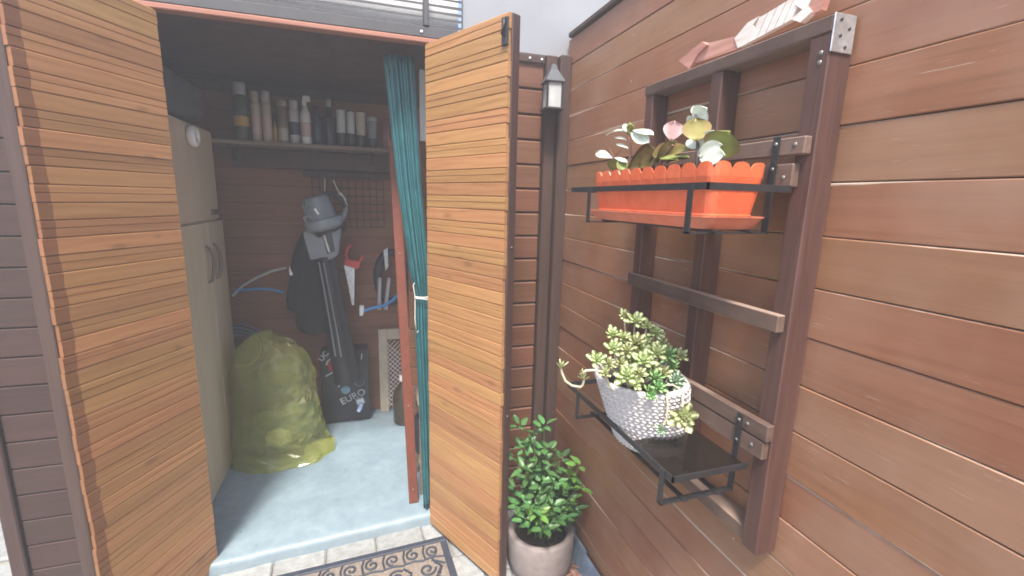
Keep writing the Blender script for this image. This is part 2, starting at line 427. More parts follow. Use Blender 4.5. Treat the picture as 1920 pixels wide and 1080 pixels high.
# pale ground stones past the shed corner
for k, (x0, y0, x1, y1, dz) in enumerate(((-1.95,2.02,-1.30,2.42,0), (-2.0,1.72,-1.2,2.0,-.004), (-1.95,1.35,-1.22,1.70,-.002))):
    mb = MB(); mb.cbox((x0,y0,-.11), (x1,y1,-.045+dz), .01); mb.build('paver', M_PAVER, pav)
sb = MB(); sb.cbox((-2.4,2.45,-.1), (-1.25,2.8,.22), .02)
tag(sb.build('stone_block', M_STONE), 'grey stone block on the ground beyond the left corner of the shed', 'stone block')

# concrete slab of the shed, rounded nose
fl = MB()
A = Vector((-1.1,1.668,0)); B = Vector((.80,1.800,0))
nose = [(0,-.075),(-.0,-.02),(.004,-.008),(.012,-.002),(.025,0)]
vsl = []
for p in (A, B):
    for dy, z in nose: vsl.append((p.x, p.y + dy, z))
    vsl.append((p.x, 2.95, 0))
k = len(nose) + 1
segs = 40; vsl = []
for i in range(segs + 1):
    t = i / segs; p = A.lerp(B, t); jit = noise.noise(Vector((t * 14, 0, 0))) * .006
    for dy, z in nose: vsl.append((p.x, p.y + dy + jit, z))
    vsl.append((p.x, 2.95, 0))
fl.add(vsl, [(i*k+j, (i+1)*k+j, (i+1)*k+j+1, i*k+j+1) for i in range(segs) for j in range(k-1)], True)
tag(fl.build('floor', M_CONC), kind='structure')

# ------------------------------------------------------------------ shed
shed = thing('garden_shed', 'dark timber garden shed with both slatted doors standing open', 'shed', (0,1.75,0))
def sp(name, loc=(0,0,0)): return part(name, Vector(loc) - Vector((0,1.75,0)), parent=shed)
WALLX = .78
PITCH = .0943; Z0 = .7328
# back wall
bw = sp('back_wall', (0,2.85,0))
mb = MB(); mb.box((-1.1,.02,0), (WALLX,.06,1.92)); mb.build('backing', W_DARK, bw)
bmesh0 = None
for i in range(-8, 13):
    z0 = Z0 + PITCH * i; z0 = max(z0, .001); z1 = Z0 + PITCH * (i + 1)
    if z1 > 1.92: break
    mb = MB(); mb.cbox((-1.1, 0, z0 + .0004), (WALLX, .018, z1 - .0004), .0016)
    mb.build('board', W_INSIDE, bw)
# left side wall and roof
mb = MB(); mb.box((-1.10,-.0,-.06), (-1.075,1.16,1.915)); mb.build('side_wall', W_DARK, sp('side_wall_frame', (0,1.775,0)))
mb = MB(); mb.cbox((-1.16,.03,1.915), (.76,1.2,1.932), .003); mb.build('roof', W_DARK, shed)
# facade: left and right clad strips
def facade(x0, x1, y, mat_f, label=None):
    f = sp('front_wall', (0,y,0))
    mb = MB(); mb.box((x0-.003,.0162,-.055), (x1+.004,.03,1.88)); mb.build('backing', W_DARK, f)
    for i in range(-9, 13):
        z0 = Z0 + PITCH * i; z1 = z0 + PITCH
        if z1 > 1.91: continue
        if i == -9: z0 = -.06
        mb = MB(); mb.cbox((x0, 0, z0 + .0025), (x1, .016, z1 - .0025), .0018 if mat_f is W_FACADESHADE else .005); mb.build('board', mat_f, f)
    return f
facade(-1.115, -.60, 1.755, W_FACADESHADE)
facade(.30, .684, 1.752, W_FACADE)
# corner posts
mb = MB(); mb.cbox((.686,-.02,-.06), (.731,.02,1.893), .004); mb.build('corner_post', W_DARK, shed)
mb = MB(); mb.cbox((.733,-.045,-.06), (.7785,.02,1.893), .004); mb.build('corner_post', W_DARK, shed)
mb = MB(); mb.cbox((-1.16,-.01,-.06), (-1.117,.05,1.93), .004); mb.build('corner_post', W_DARK, shed)
# door jambs, lintel, reddish trim
mb = MB(); mb.cbox((-.645,-.002,.0), (-.600,.04,1.88), .003); mb.build('door_jamb', W_DARK, shed)
mb = MB(); mb.cbox((.262,-.002,.0), (.298,.04,1.88), .003); mb.build('door_jamb', W_DARK, shed)
mb = MB(); mb.cbox((-1.12,-.012,1.899), (.35,.03,1.936), .003); lin = mb.build('lintel', plain('grey_lintel', (.055,.054,.058), .55), shed)
mb = MB(); mb.cbox((-.62,-.016,1.881), (.30,.026,1.8975), .003); mb.build('lintel_trim', W_REDTRIM, shed)
mb = MB(); mb.lathe([(0,.0),(.004,0),(.005,.002),(0,.003)], 10, Matrix.Translation((.215,-.0125,1.916)) @ Matrix.Rotation(R(90),4,'X')); mb.build('screw', M_WHITE, lin)
# louvred light above the lintel, white sheet added behind as bright sky
lv = sp('louvre', (0,1.74,0))
rng = random.Random(3)
z = 1.942
for k in range(9):
    h0 = rng.uniform(.007, .011); h1 = rng.uniform(.003, .0075)
    for xa, xb, ha, hb in ((-.62,.222, h0 + .006, h1), (.242,.36, h1, h1 + .003)):
        mb = MB()
        zc = z
        pts = [(xa,0,zc-ha/2),(xb,0,zc-hb/2),(xb,.012,zc-hb/2+.0045),(xa,.012,zc-ha/2+.0045),(xa,0,zc+ha/2),(xb,0,zc+hb/2),(xb,.012,zc+hb/2+.0045),(xa,.012,zc+ha/2+.0045)]
        mb.add(pts, [(0,3,2,1),(4,5,6,7),(0,1,5,4),(1,2,6,5),(2,3,7,6),(3,0,4,7)])
        mb.build('slat', MATS['grey_lintel'], lv)
    z += rng.uniform(.020, .026)
mb = MB(); mb.cbox((.223,-.006,1.937), (.241,.03,2.13), .002); mb.build('mullion', MATS['grey_lintel'], lv)
mb = MB(); mb.cbox((-.75,.075,1.934), (.36,.08,2.25), .001); mb.build('added_sky_sheet', M_ADDEDSKY, lv)
# pale fascia over the right strip
mb = MB(); mb.cbox((.362,.004,1.894), (1.7,.02,2.4), .003); fa = mb.build('fascia', M_FASCIA, shed)
mb = MB(); mb.cbox((.303,-.008,1.862), (.684,.002,1.892), .003); fb = mb.build('fascia_board', W_DARK, shed)
for x in (.62, .668):
    mb = MB(); mb.lathe([(0,.0),(.004,0),(.005,.002),(0,.003)], 10, Matrix.Translation((x,-.0085,1.876)) @ Matrix.Rotation(R(90),4,'X')); mb.build('screw', M_WHITE, fb)

# doors: frame panel + individual slats + stile
DOOR_Z0, DOOR_Z1 = -.03, 1.88
def door(hx, hy, ang, W, side, label):
    u = Vector((math.sin(ang), -math.cos(ang), 0))
    d = sp('door', (hx, hy, 0)); d.rotation_euler = (0, 0, math.atan2(u.y, u.x)); d['label'] = label
    T = .046 if side > 0 else .034
    ylo, yhi = (-T, 0) if side > 0 else (0, T)
    mb = MB(); mb.cbox((.0, ylo, DOOR_Z0), (W, yhi, DOOR_Z1), .003); mb.build('door_leaf', W_DARK, d)
    n_ = 44; p = (DOOR_Z1 - DOOR_Z0) / n_
    # profiled boards: flat board, and board with a fine groove along its middle
    def prof(kind):
        g = .0012; hh = p - g; t = .012
        pr = [(0,0),(t-.0022,0),(t,.0022)]
        if kind: pr += [(t,hh*.52),(t-.0025,hh*.545),(t-.0025,hh*.56),(t,hh*.585)]
        pr += [(t,hh-.0022),(t-.0022,hh),(0,hh)]
        mb = MB(); x0, x1 = .001, W - .004
        m_ = len(pr); vs_ = [(x0, side*y, z_) for y, z_ in pr] + [(x1, side*y, z_) for y, z_ in pr]
        mb.add(vs_, [list(range(m_)), list(range(m_, 2*m_))[::-1]] + [(i,(i+1)%m_,m_+(i+1)%m_,m_+i) for i in range(m_)])
        return mb
    protos = [None, None]
    for k in range(n_):
        kd = k % 2
        if protos[kd] is None: o = protos[kd] = prof(kd).build('slat', W_SLAT if side > 0 else W_SLAT2, d)
        else: o = share(protos[kd])
        o.location = (random.uniform(-.0015,.002), side * .0005, DOOR_Z0 + k * p)
        o.scale = (1 + random.uniform(-.004,.004), random.uniform(.95,1.05), 1)
    return d
dl = door(-.578, 1.75, R(-27), .392, 1, 'left door with dark stained board ends')
dr = door(.238, 1.75, R(26.5), .430, -1, 'right door with a black latch at the top')
# latch at the top free corner of the right door, screw heads on the stile
mb = MB(); mb.cbox((.405,-.020,1.79),(.428,-.0125,1.865),.001); mb.cbox((.412,-.028,1.815),(.420,-.019,1.862),.001)
mb.tube([(.418,-.024,1.86),(.426,-.03,1.845),(.424,-.034,1.825),(.414,-.03,1.818)], .0025, 6); mb.build('latch', M_BLACK, dr)
for z in (1.2, .62):
    mb = MB(); mb.lathe([(0,0),(.003,0),(.004,.001),(0,.002)], 8, Matrix.Translation((.431,.016,z)) @ Matrix.Rotation(R(90),4,'Y')); mb.build('screw', M_STEEL, dr)

# ------------------------------------------------------------------ board wall on the right
bwall = thing('board_wall', 'long wall of wide brown stained planks with chipped pale edges', 'wall', (WALLX,.3,-.05))
mb = MB(); mb.box((.0195,-1.9,-.06), (.05,1.435,2.0)); mb.build('backing', W_DARK, bwall)
for i in range(-9, 13):
    z0 = Z0 + PITCH * i; z1 = z0 + PITCH
    if i == -9: z0 = -.07
    mb = MB(); L = 3.36
    mb.cbox((0, -L/2, -(z1-z0)/2 + .0009), (.018, L/2, (z1-z0)/2 - .0008), .0017)
    o = mb.build('plank', W_PLANK, bwall)
    o.location = (random.uniform(-.0012,.0008), 1.445 - L/2, (z0+z1)/2 + .05); o.rotation_euler = (0, random.uniform(-.012,.004), random.uniform(-.0006,.0006))
mb = MB(); mb.cbox((-.012,-1.9,2.0105), (.06,1.43,2.03), .004); mb.build('cap_rail', W_DARK, bwall)

# ------------------------------------------------------------------ ladder rack
rack = thing('wooden_rack', 'tall dark brown ladder rack of battens fixed on the plank wall', 'rack', (.755,.86,.65))
ro = Vector((.755,.86,.65))
def rk(name, lo, hi, m, b=.002):
    mb = MB(); c = Vector([(lo[i]+hi[i])/2 for i in range(3)])
    mb.cbox([lo[i]-c[i] for i in range(3)], [hi[i]-c[i] for i in range(3)], b); o = mb.build(name, m, rack); o.location = c - ro; return o
rk('post', (.728,.600,.655), (.7785,.638,1.628), W_RACK)
rk('post', (.730,.840,.690), (.7785,.872,1.628), W_RACK)
rk('post', (.730,1.085,.690), (.7785,1.118,1.628), W_RACK)
rk('top_rail', (.727,.600,1.629), (.7785,1.120,1.655), W_RAIL)
rk('bottom_rail', (.734,.6385,.658), (.7785,1.10,.690), W_RAIL)
rk('rail', (.711,.606,1.438), (.7275,1.115,1.468), W_RAIL)
rk('rail', (.711,.622,1.383), (.7275,1.115,1.424), W_RAIL)
rk('rail', (.709,.608,1.122), (.7275,1.108,1.155), W_RAIL)
rk('rail', (.711,.598,.908), (.7275,1.115,.942), W_RAIL)
rk('rail', (.712,.604,.868), (.7275,1.115,.905), W_RAIL)
br = rk('corner_bracket', (.7265,.5968,1.598), (.7735,.5995,1.656), M_GALV, .0008)
for dx, dz in ((-.010,.02),(.010,.008),(-.008,-.004),(.006,-.02)):
    mb = MB(); mb.lathe([(0,0),(.0028,0),(.0028,.001),(0,.0014)], 8, Matrix.Translation((dx,-.0015,dz)) @ Matrix.Rotation(R(90),4,'X')); mb.build('screw', M_BLACK, br)
for (x,y,z) in ((.7105,.625,1.455),(.7105,.645,.925),(.7105,.63,.888),(.7275,.615,1.60),(.7275,.615,1.585),(.7105,.64,1.40)):
    mb = MB(); mb.lathe([(0,.002),(.002,.002),(.0042,.0005),(.0045,0)], 10, Matrix.Translation(Vector((x,y,z))-ro) @ Matrix.Rotation(R(-90),4,'Y')); mb.build('screw', M_STEEL, rack)

# ------------------------------------------------------------------ hanging metal shelves
def shelf(zr, zb, zs, label, yn, yf, ya, yb, glass):
    t = thing('hanging_shelf', label, 'shelf', (.63,.85,zb), group='black metal shelves hung on the wooden rack')
    o = Vector((.63,.85,zb)); L = lambda *p: Vector(p) - o
    XF = .536
    mb = MB(); mb.strip([L(.711,yn,zr), L(XF,yn,zr), L(XF,yf,zr), L(.711,yf,zr)], (0,0,.012), .0035)
    mb.build('rim', M_BLACK, t)
    for y in (ya, yb):
        mb = MB(); mb.strip([L(XF-.003,y,zr+.004), L(XF-.003,y,zb), L(.705,y,zb), L(.708,y,zs)], (0,.013,0), .003)
        h = mb.build('hanger', M_BLACK, t)
        for dz in (.012, .055):
            mb = MB(); mb.lathe([(0,.0022),(.0028,.0022),(.004,0)], 10, Matrix.Translation(L(.7062,y,zs-dz)) @ Matrix.Rotation(R(-90),4,'Y')); mb.build('screw', M_STEEL, h)
    for x in (.585, .665):
        mb = MB(); mb.strip([L(x,ya-.012,zb+.0035), L(x,yb+.012,zb+.0035)], (.012,0,0), .003); mb.build('cross_bar', M_BLACK, t)
    if glass:
        mb = MB(); mb.cbox(L(XF+.003,yn+.004,zr-.001), L(.706,.775,zr+.004), .001); mb.build('glass_plate', M_GLASSPLATE, t)
    return t
shelf(1.380, 1.301, 1.470, 'upper black metal shelf holding the orange planter box', .622, 1.135, .660, 1.030, False)
shelf(.840, .772, .938, 'lower black metal shelf with smoked glass under the knit pot', .634, 1.10, .662, 1.030, True)

# ------------------------------------------------------------------ orange planter
PX0, PX1, PY0, PY1 = .572, .694, .655, 1.090
PZ0, PZ1 = 1.318, 1.424
pl = thing('planter_box', 'orange plastic window box with scalloped rim and matching saucer', 'planter', ((PX0+PX1)/2,(PY0+PY1)/2,1.306))
po = Vector(((PX0+PX1)/2,(PY0+PY1)/2,1.306))
def planter_ring():
    """closed outline of the box, each point with scallop height"""
    pts = []
    def side(a, b, n):
        for k in range(n):
            for j in range(6):
                t = (k + j / 6) / n; ph = j / 6
                pts.append((a[0]+(b[0]-a[0])*t, a[1]+(b[1]-a[1])*t, math.sqrt(max(0, 1-(2*ph-1)**2)), j))
    side((-.5,-.5),(-.5,.5),10); side((-.5,.5),(.5,.5),3); side((.5,.5),(.5,-.5),10); side((.5,-.5),(-.5,-.5),3)
    return pts
ring = planter_ring(); n_ = len(ring)
def plan(x, y, s, rad=.0):
    hx, hy = (PX1-PX0)*s, (PY1-PY0)*(1-(1-s)*.30)
    X_, Y_ = x*hx, y*hy
    # rounded corner
    r_ = .018; dx = max(0, abs(X_) - (hx/2 - r_)); dy = max(0, abs(Y_) - (hy/2 - r_)); q = math.hypot(dx, dy)
    if dx > 0 and dy > 0 and q > r_:
        X_ = math.copysign(hx/2 - r_ + dx/q*r_, X_); Y_ = math.copysign(hy/2 - r_ + dy/q*r_, Y_)
    return X_, Y_
levels = [(0,.82,0),(.06,.83,0),(.075,.85,.0),(.15,.86,0),(.165,.84,0),(.60,.935,0),(.615,.955,0),(.70,.965,0),(.715,.945,0),(.87,.985,0),(1.0,1.0,1)]
vs_ = []; 
for (h, s_, top) in levels:
    for (x, y, sc, j) in ring:
        X_, Y_ = plan(x, y, s_)
        zz = (PZ1 - .012 - PZ0) * h + (sc * .013 if top else 0) + PZ0 - po.z
        nf = .0 if (h < .72 or j != 0) else .0012      # little groove between the scallops
        vs_.append((X_*(1-nf*8), Y_*(1-nf*3), zz))
m_ = len(levels)
for (x, y, sc, j) in ring:
    X_, Y_ = plan(x, y, .955); vs_.append((X_, Y_, (PZ1-.012-PZ0) + sc*.013 + PZ0 - po.z))
for (x, y, sc, j) in ring:
    X_, Y_ = plan(x, y, .90); vs_.append((X_, Y_, PZ1-.03 - po.z))
mb = MB(); M2 = m_ + 2
mb.add(vs_, [(i*n_+k, i*n_+(k+1)%n_, (i+1)*n_+(k+1)%n_, (i+1)*n_+k) for i in range(M2-1) for k in range(n_)])
mb.add(vs_[:n_], [list(range(n_))])
box_ = mb.build('box', M_ORANGE, pl)
# hole row on the two raised bands
holes = MB()
for hfrac, s_ in ((.66,.965),(.11,.862)):
    zz = PZ0 + (PZ1-.012-PZ0)*hfrac - po.z
    for k in range(10):
        y = (-.5 + (k+.5)/10); X_, Y_ = plan(-.5, y, s_)
        holes.lathe([(0,.001),(.0032,.001),(.0036,-.002)], 8, Matrix.Translation((X_,Y_,zz)) @ Matrix.Rotation(R(-90),4,'Y'))
    for k in range(3):
        x = (-.5 + (k+.5)/3); X_, Y_ = plan(x, -.5, s_)
        holes.lathe([(0,.001),(.0032,.001),(.0036,-.002)], 8, Matrix.Translation((X_,Y_,zz)) @ Matrix.Rotation(R(90),4,'X'))
holes.build('drain_hole', plain('dark_orange', (.20,.035,.02), .6), box_)
mb = MB(); mb.box((-.054,-.20,PZ1-.034-po.z), (.054,.20,PZ1-.028-po.z)); mb.build('soil', M_SOIL, pl)
# saucer
vs_ = []; sl = [(.86,0),(.90,.001),(1.06,.020),(1.10,.0215),(1.10,.024),(1.055,.0235),(.9,.006)]
for s_, h in sl:
    for (x, y, sc, j) in ring:
        X_, Y_ = plan(x, y, 1); vs_.append((X_*s_*1.0, Y_*(1+(s_-1)*.35), h))
mb = MB(); mb.add(vs_, [(i*n_+k, i*n_+(k+1)%n_, (i+1)*n_+(k+1)%n_, (i+1)*n_+k) for i in range(len(sl)-1) for k in range(n_)])
mb.add(vs_[:n_], [list(range(n_))]); mb.add(vs_[-n_:], [list(range(n_))])
mb.build('saucer', M_SAUCER, pl)

# leaves -----------------------------------------------------------
def leaf_shape(L, W, pw=.55, curl=.25, cup=.12, thick=.06, nu=7, nv=4, tipw=.0):
    """thick leaf along +x, width on y, cupped; closed surface"""
    mb = MB(); top = []; bot = []
    for i in range(nu + 1):
        t = i / nu; wv = W/2 * (math.sin(math.pi * min(1, t ** pw)) ** .62 if 0 < t < 1 else 0.02)
        wv = max(wv, W * .03)
        for j in range(nv + 1):
            s_ = j / nv * 2 - 1
            x = L * t; y = wv * s_; z = curl * L * (-(t ** 2)) + cup * W * s_ * s_
            th = thick * W * math.sqrt(max(0, 1 - s_ * s_)) * (1 - .5 * t)
            top.append((x, y, z + th/2)); bot.append((x, y, z - th/2))
    k = nv + 1; n1 = len(top)
    fs = [(i*k+j, i*k+j+1, (i+1)*k+j+1, (i+1)*k+j) for i in range(nu) for j in range(nv)]
    fs2 = [tuple(n1 + q for q in f[::-1]) for f in fs]
    ed = []
    for i in range(nu):
        ed += [(i*k, (i+1)*k, n1+(i+1)*k, n1+i*k), (i*k+nv, n1+i*k+nv, n1+(i+1)*k+nv, (i+1)*k+nv)]
    for j in range(nv):
        ed += [(j, n1+j, n1+j+1, j+1), (nu*k+j, nu*k+j+1, n1+nu*k+j+1, n1+nu*k+j)]
    mb.add(top + bot, fs + fs2 + ed, True); return mb
def frame(x, nrm):
    x = Vector(x).normalized(); nrm = Vector(nrm); z = (nrm - x * nrm.dot(x)).normalized(); y = z.cross(x)
    return Matrix((x, y, z)).transposed()

TOCAM = Vector((-.55,-.8,0)).normalized()
def succ_leaf(parent, o, b, t, wpx, m, nrm=None, X=.632, Xt=None, curl=.12, cup=.10, pw=1.35, thick=.10):
    B_ = at(*b, 'X', X); T_ = at(*t, 'X', Xt if Xt else X)
    d = T_ - B_; L = d.length; W = wpx * (B_ - CAM).length / F_PX * 1.12
    me = leaf_shape(L, W, pw, curl, cup, thick).mesh('leaf')
    l_ = link('leaf', me, m, parent)
    l_.matrix_local = Matrix.Translation(B_ - o) @ frame(d, nrm if nrm is not None else TOCAM + Vector((0,0,.5))).to_4x4()
    return l_
UPN = Vector((-.35,-.65,.7)); FC = TOCAM + Vector((0,0,.15))
def splant(label, root_px, X=.632):
    o = at(*root_px, 'X', X); o.z = 1.396
    return thing('succulent', label, 'plant', o), o
p1, o1 = splant('pale succulent with a bare stem at the far end of the orange box', (1181,299))
mb = MB(); mb.tube([Vector((0,0,-.01)), at(1181,299,'X',.632)-o1, at(1182,275,'X',.632)-o1, at(1178,250,'X',.632)-o1, at(1178,243,'X',.632)-o1], [.0032,.003,.0028,.0025,.002], 7); mb.build('stem', M_BROWNSTEM, p1)
for b, t, wd, m, nr, cu in (((1171,246),(1134,239),13,L_PALE,UPN,.22),((1186,246),(1223,244),16,L_PALE,UPN,.15),((1184,250),(1216,266),19,L_PALE,FC,.05),
        ((1175,263),(1151,253),8,L_PALE,UPN,.1),((1178,279),(1154,265),8,L_PALE,UPN,.1),((1178,250),(1170,231),9,L_PALE,FC,.1),((1180,252),(1182,229),12,L_GREEN,FC,.1),((1176,252),(1187,233),10,L_GREEN,FC,-.1)):
    succ_leaf(p1, o1, b, t, wd, m, nr, curl=cu, thick=.16)
p2, o2 = splant('small pale-leaved succulent sprig at the far corner of the orange box', (1151,300), .625)
mb = MB(); mb.tube([Vector((0,0,-.008)), at(1151,300,'X',.625)-o2, at(1153,288,'X',.625)-o2], .002, 6); mb.tube([at(1151,296,'X',.625)-o2, at(1142,276,'X',.625)-o2], .001, 5); mb.tube([at(1152,295,'X',.625)-o2, at(1166,278,'X',.625)-o2], .001, 5); mb.build('stem', M_BROWNSTEM, p2)
for b, t, wd, m, nr in (((1149,297),(1112,281),14,L_PALE,FC),((1152,296),(1175,300),9,L_PALE,UPN),((1154,298),(1146,318),20,L_GREEN,FC),((1160,300),(1172,316),18,L_GREEN,FC)):
    succ_leaf(p2, o2, b, t, wd, m, nr, X=.62)
p3, o3 = splant('sprawling brown-olive succulent leaves in the middle of the orange box', (1235,300))
mb = MB(); mb.tube([Vector((0,0,-.008)), at(1240,302,'X',.632)-o3, at(1262,272,'X',.632)-o3], .003, 6); mb.build('stem', M_BROWNSTEM, p3)
for b, t, wd, m, nr, cu, X in (((1180,314),(1238,276),30,L_OLIVE,FC,-.12,.62),((1296,281),(1222,277),26,L_OLIVE,FC,.3,.628),((1232,304),(1264,268),24,L_OLIVE,FC,.15,.635),((1292,296),(1246,286),18,L_GREEN,UPN,.2,.618),((1258,264),(1266,226),30,L_PINK,FC,.05,.645),((1200,312),(1226,296),22,L_OLIVE,FC,.1,.61),((1212,312),(1246,268),28,L_OLIVE,UPN,.1,.642),((1250,306),(1284,288),24,L_OLIVE,UPN,.2,.615),((1270,300),(1240,292),20,L_GREEN,UPN,.1,.61),((1180,318),(1208,292),22,L_OLIVE,UPN,.05,.645)):
    succ_leaf(p3, o3, b, t, wd, m, nr, curl=cu, X=X)
p4, o4 = splant('upright succulent with white tip and round olive leaves in the orange box', (1307,298))
mb = MB(); mb.tube([Vector((0,0,-.012)), at(1307,298,'X',.632)-o4, at(1308,270,'X',.632)-o4, at(1304,215,'X',.64)-o4], [.0035,.0032,.003,.002], 7); mb.build('stem', plain('dark_stem', (.06,.045,.04), .5), p4)
for b, t, wd, m, nr, cu, X in (((1306,266),(1305,222),42,L_OLIVE,FC,.02,.625),((1303,226),(1324,203),30,L_PALE,FC,.1,.645),((1303,220),(1288,233),17,L_PALE,FC,.1,.642),((1303,218),(1301,198),10,L_SEDUMD,FC,.1,.645),((1303,217),(1310,199),9,L_SEDUMD,FC,.1,.645),
        ((1309,279),(1337,246),20,L_PALE,FC,.1,.64),((1309,290),(1350,271),24,L_PALE,FC,.1,.625),((1314,298),(1360,291),26,L_PALE,FC,.0,.618),((1340,292),(1368,246),54,L_GREEN,FC,.05,.65),((1307,280),(1290,262),17,L_PALE,FC,.05,.635),((1308,284),(1330,262),20,L_PALE,FC,.05,.64)):
    succ_leaf(p4, o4, b, t, wd, m, nr, curl=cu, X=X, pw=1.15)

# ------------------------------------------------------------------ knit pot
PC = Vector((.646,.862,.7795)); RB, RT, PH = .082, .110, .172
pot = thing('knit_pot', 'grey round pot with a chunky knitted texture on the lower shelf', 'pot', PC); pot.scale = (.92,1,1)
rows, st = 21, 44; spu, spv = 7, 6
nu, nv = st * spu, rows * spv
vs_ = []
lean = Vector((-.046,-.006,0))
for j in range(nv + 1):
    v_ = j / nv; rr = RB + (RT - RB) * (v_ ** .75)
    if v_ < .06: rr -= (.06 - v_) / .06 * .012
    zz = PH * v_
    row = min(rows - 1, int(v_ * rows)); b = v_ * rows - row - .5
    sg = 1 if row % 2 else -1
    for i in range(nu):
        u = i / nu * st + (.25 if row % 2 else 0); a_ = (u % 1) - .5
        h = 0
        for k in (-1, 0, 1):
            q = a_ + k; c_, s_ = math.cos(sg * .72), math.sin(sg * .72)
            x_, y_ = q * c_ + b * s_, -q * s_ + b * c_
            h = max(h, 1 - (x_ / .60) ** 2 - (y_ / .27) ** 2)
        h = max(0, h) ** .5 * .0056
        if v_ > .985: h = .002
        th = 2 * math.pi * i / nu; r_ = rr + h
        vs_.append((r_ * math.cos(th) + lean.x * v_, r_ * math.sin(th) + lean.y * v_, zz))
prof = [(RT + .001, PH + .004), (RT - .004, PH + .005), (RT - .007, PH), (RT - .012, PH - .03)]
for r_, z in prof:
    for i in range(nu):
        th = 2 * math.pi * i / nu; vs_.append((r_ * math.cos(th) + lean.x, r_ * math.sin(th), z))
tot = nv + 1 + len(prof)
mb = MB(); mb.add(vs_, [(i*nu+k, i*nu+(k+1)%nu, (i+1)*nu+(k+1)%nu, (i+1)*nu+k) for i in range(tot-1) for k in range(nu)], True)
mb.add(vs_[:nu], [list(range(nu))[::-1]]); mb.build('pot_body', M_KNIT, pot, fix=False)
mb = MB()
sv = [];
for j in range(7):
    for i in range(24):
        r_ = (RT - .012) * j / 6; th = 2*math.pi*i/24; sv.append((r_*math.cos(th)+lean.x, r_*math.sin(th), PH - .016 + .008*noise.noise(Vector((r_*60, th*2, 3)))))
mb.add(sv, [(j*24+i, (j+1)*24+i, (j+1)*24+(i+1)%24, j*24+(i+1)%24) for j in range(6) for i in range(24)], True); mb.build('soil', M_SOIL, pot)

# sedum -------------------------------------------------------------
def rosette_mesh(nl, R_, upr, wfac, seed):
    rg = random.Random(seed); mb = MB()
    for k in range(nl):
        f = (k + .6) / nl; th = k * 2.39996 + rg.uniform(-.15,.15)
        L = R_ * (.38 + .62 * f) * rg.uniform(.92,1.08); W = L * wfac
        el = R(78 - upr * f) + rg.uniform(-.1,.1)
        lm = leaf_shape(L, W, 1.6, -.10, .18, .22, 6, 2)
        M = Matrix.Translation((0,0,(1-f)*R_*.22)) @ Matrix.Rotation(th,4,'Z') @ Matrix.Rotation(-el,4,'Y')
        o = len(mb.v)
        mb.add([M @ Vector(q) for q in lm.v], lm.f, True)
    return mb.mesh('rosette')
sd = thing('sedum_plant', 'pale lime rosette succulent spilling over the grey knit pot', 'plant', PC + Vector((0,0,PH-.02)))
so = PC + Vector((0,0,PH-.02))
RM = [rosette_mesh(20, 1, 68, .52, 1), rosette_mesh(16, 1, 60, .5, 2), rosette_mesh(24, 1, 80, .5, 3), rosette_mesh(14, 1, 45, .26, 4)]
RMs = {}
def rosette(px, py, rpx, kind, mat_, Y=None, X=None, face=None, size=1.0):
    P_ = at(px, py, 'Y', Y) if Y else at(px, py, 'X', X)
    key = (kind, mat_.name)
    if key not in RMs:
        me = RM[kind].copy(); me.materials.append(mat_); RMs[key] = me
    o = link('rosette', RMs[key], None, sd)
    r_ = rpx * (P_ - CAM).length / F_PX * .98 * size
    n_v = Vector(face) if face else (Vector((-.35,-.55,.75)) + Vector((random.uniform(-.3,.3), random.uniform(-.3,.3), random.uniform(-.1,.2))))
    q = n_v.to_track_quat('Z', 'Y').to_matrix().to_4x4()
    o.matrix_local = Matrix.Translation(P_ - so) @ q @ Matrix.Rotation(random.uniform(0,6.28),4,'Z') @ Matrix.Scale(r_,4)
    return P_
ros = [(1170,592,15,1,.90),(1191,604,23,0,.88),(1213,612,16,1,.88),(1226,626,20,2,.87),(1240,632,13,1,.88),(1147,630,21,1,.86),(1168,634,18,1,.85),(1192,646,26,0,.84),
       (1212,642,18,2,.87),(1150,655,22,0,.84),(1176,660,22,2,.83),(1119,676,22,0,.83),(1140,684,18,2,.82),(1163,684,20,1,.82),(1187,675,22,0,.83),(1207,680,26,0,.80),
       (1231,664,26,0,.82),(1222,690,20,2,.80),(1254,668,21,2,.84),(1277,669,18,0,.84),(1262,690,16,2,.83),(1135,700,16,1,.81),(1174,708,28,0,.775),(1198,704,20,2,.78),
       (1192,722,18,1,.77),(1229,712,22,1,.775),(1233,728,20,0,.76),(1216,735,15,1,.765),(1243,700,18,2,.80),(1205,660,20,1,.84),(1245,650,17,1,.86)]
tips = []
for (px, py, rp, kd, Y) in ros:
    m_ = L_SEDUMD if (px, py) in ((1233,728),(1216,735),(1254,668),(1262,690),(1229,712)) else L_SEDUM
    tips.append(rosette(px, py, rp, kd, m_, Y=Y))
tips.append(rosette(1268,716,22,2,L_SEDUMB,Y=.80))
mb = MB()
for P_ in tips:
    base = so + Vector((random.uniform(-.04,.04) + lean.x, random.uniform(-.04,.04), -.005)) ; base = base.lerp(Vector((P_.x,P_.y,base.z)), .35)
    mid = base.lerp(P_, .5) + Vector((random.uniform(-.008,.008), random.uniform(-.008,.008), -.006))
    mb.tube([base-so, mid-so, P_-so], [.0026,.0024,.002], 6)
mb.build('stem', M_STEM, sd)
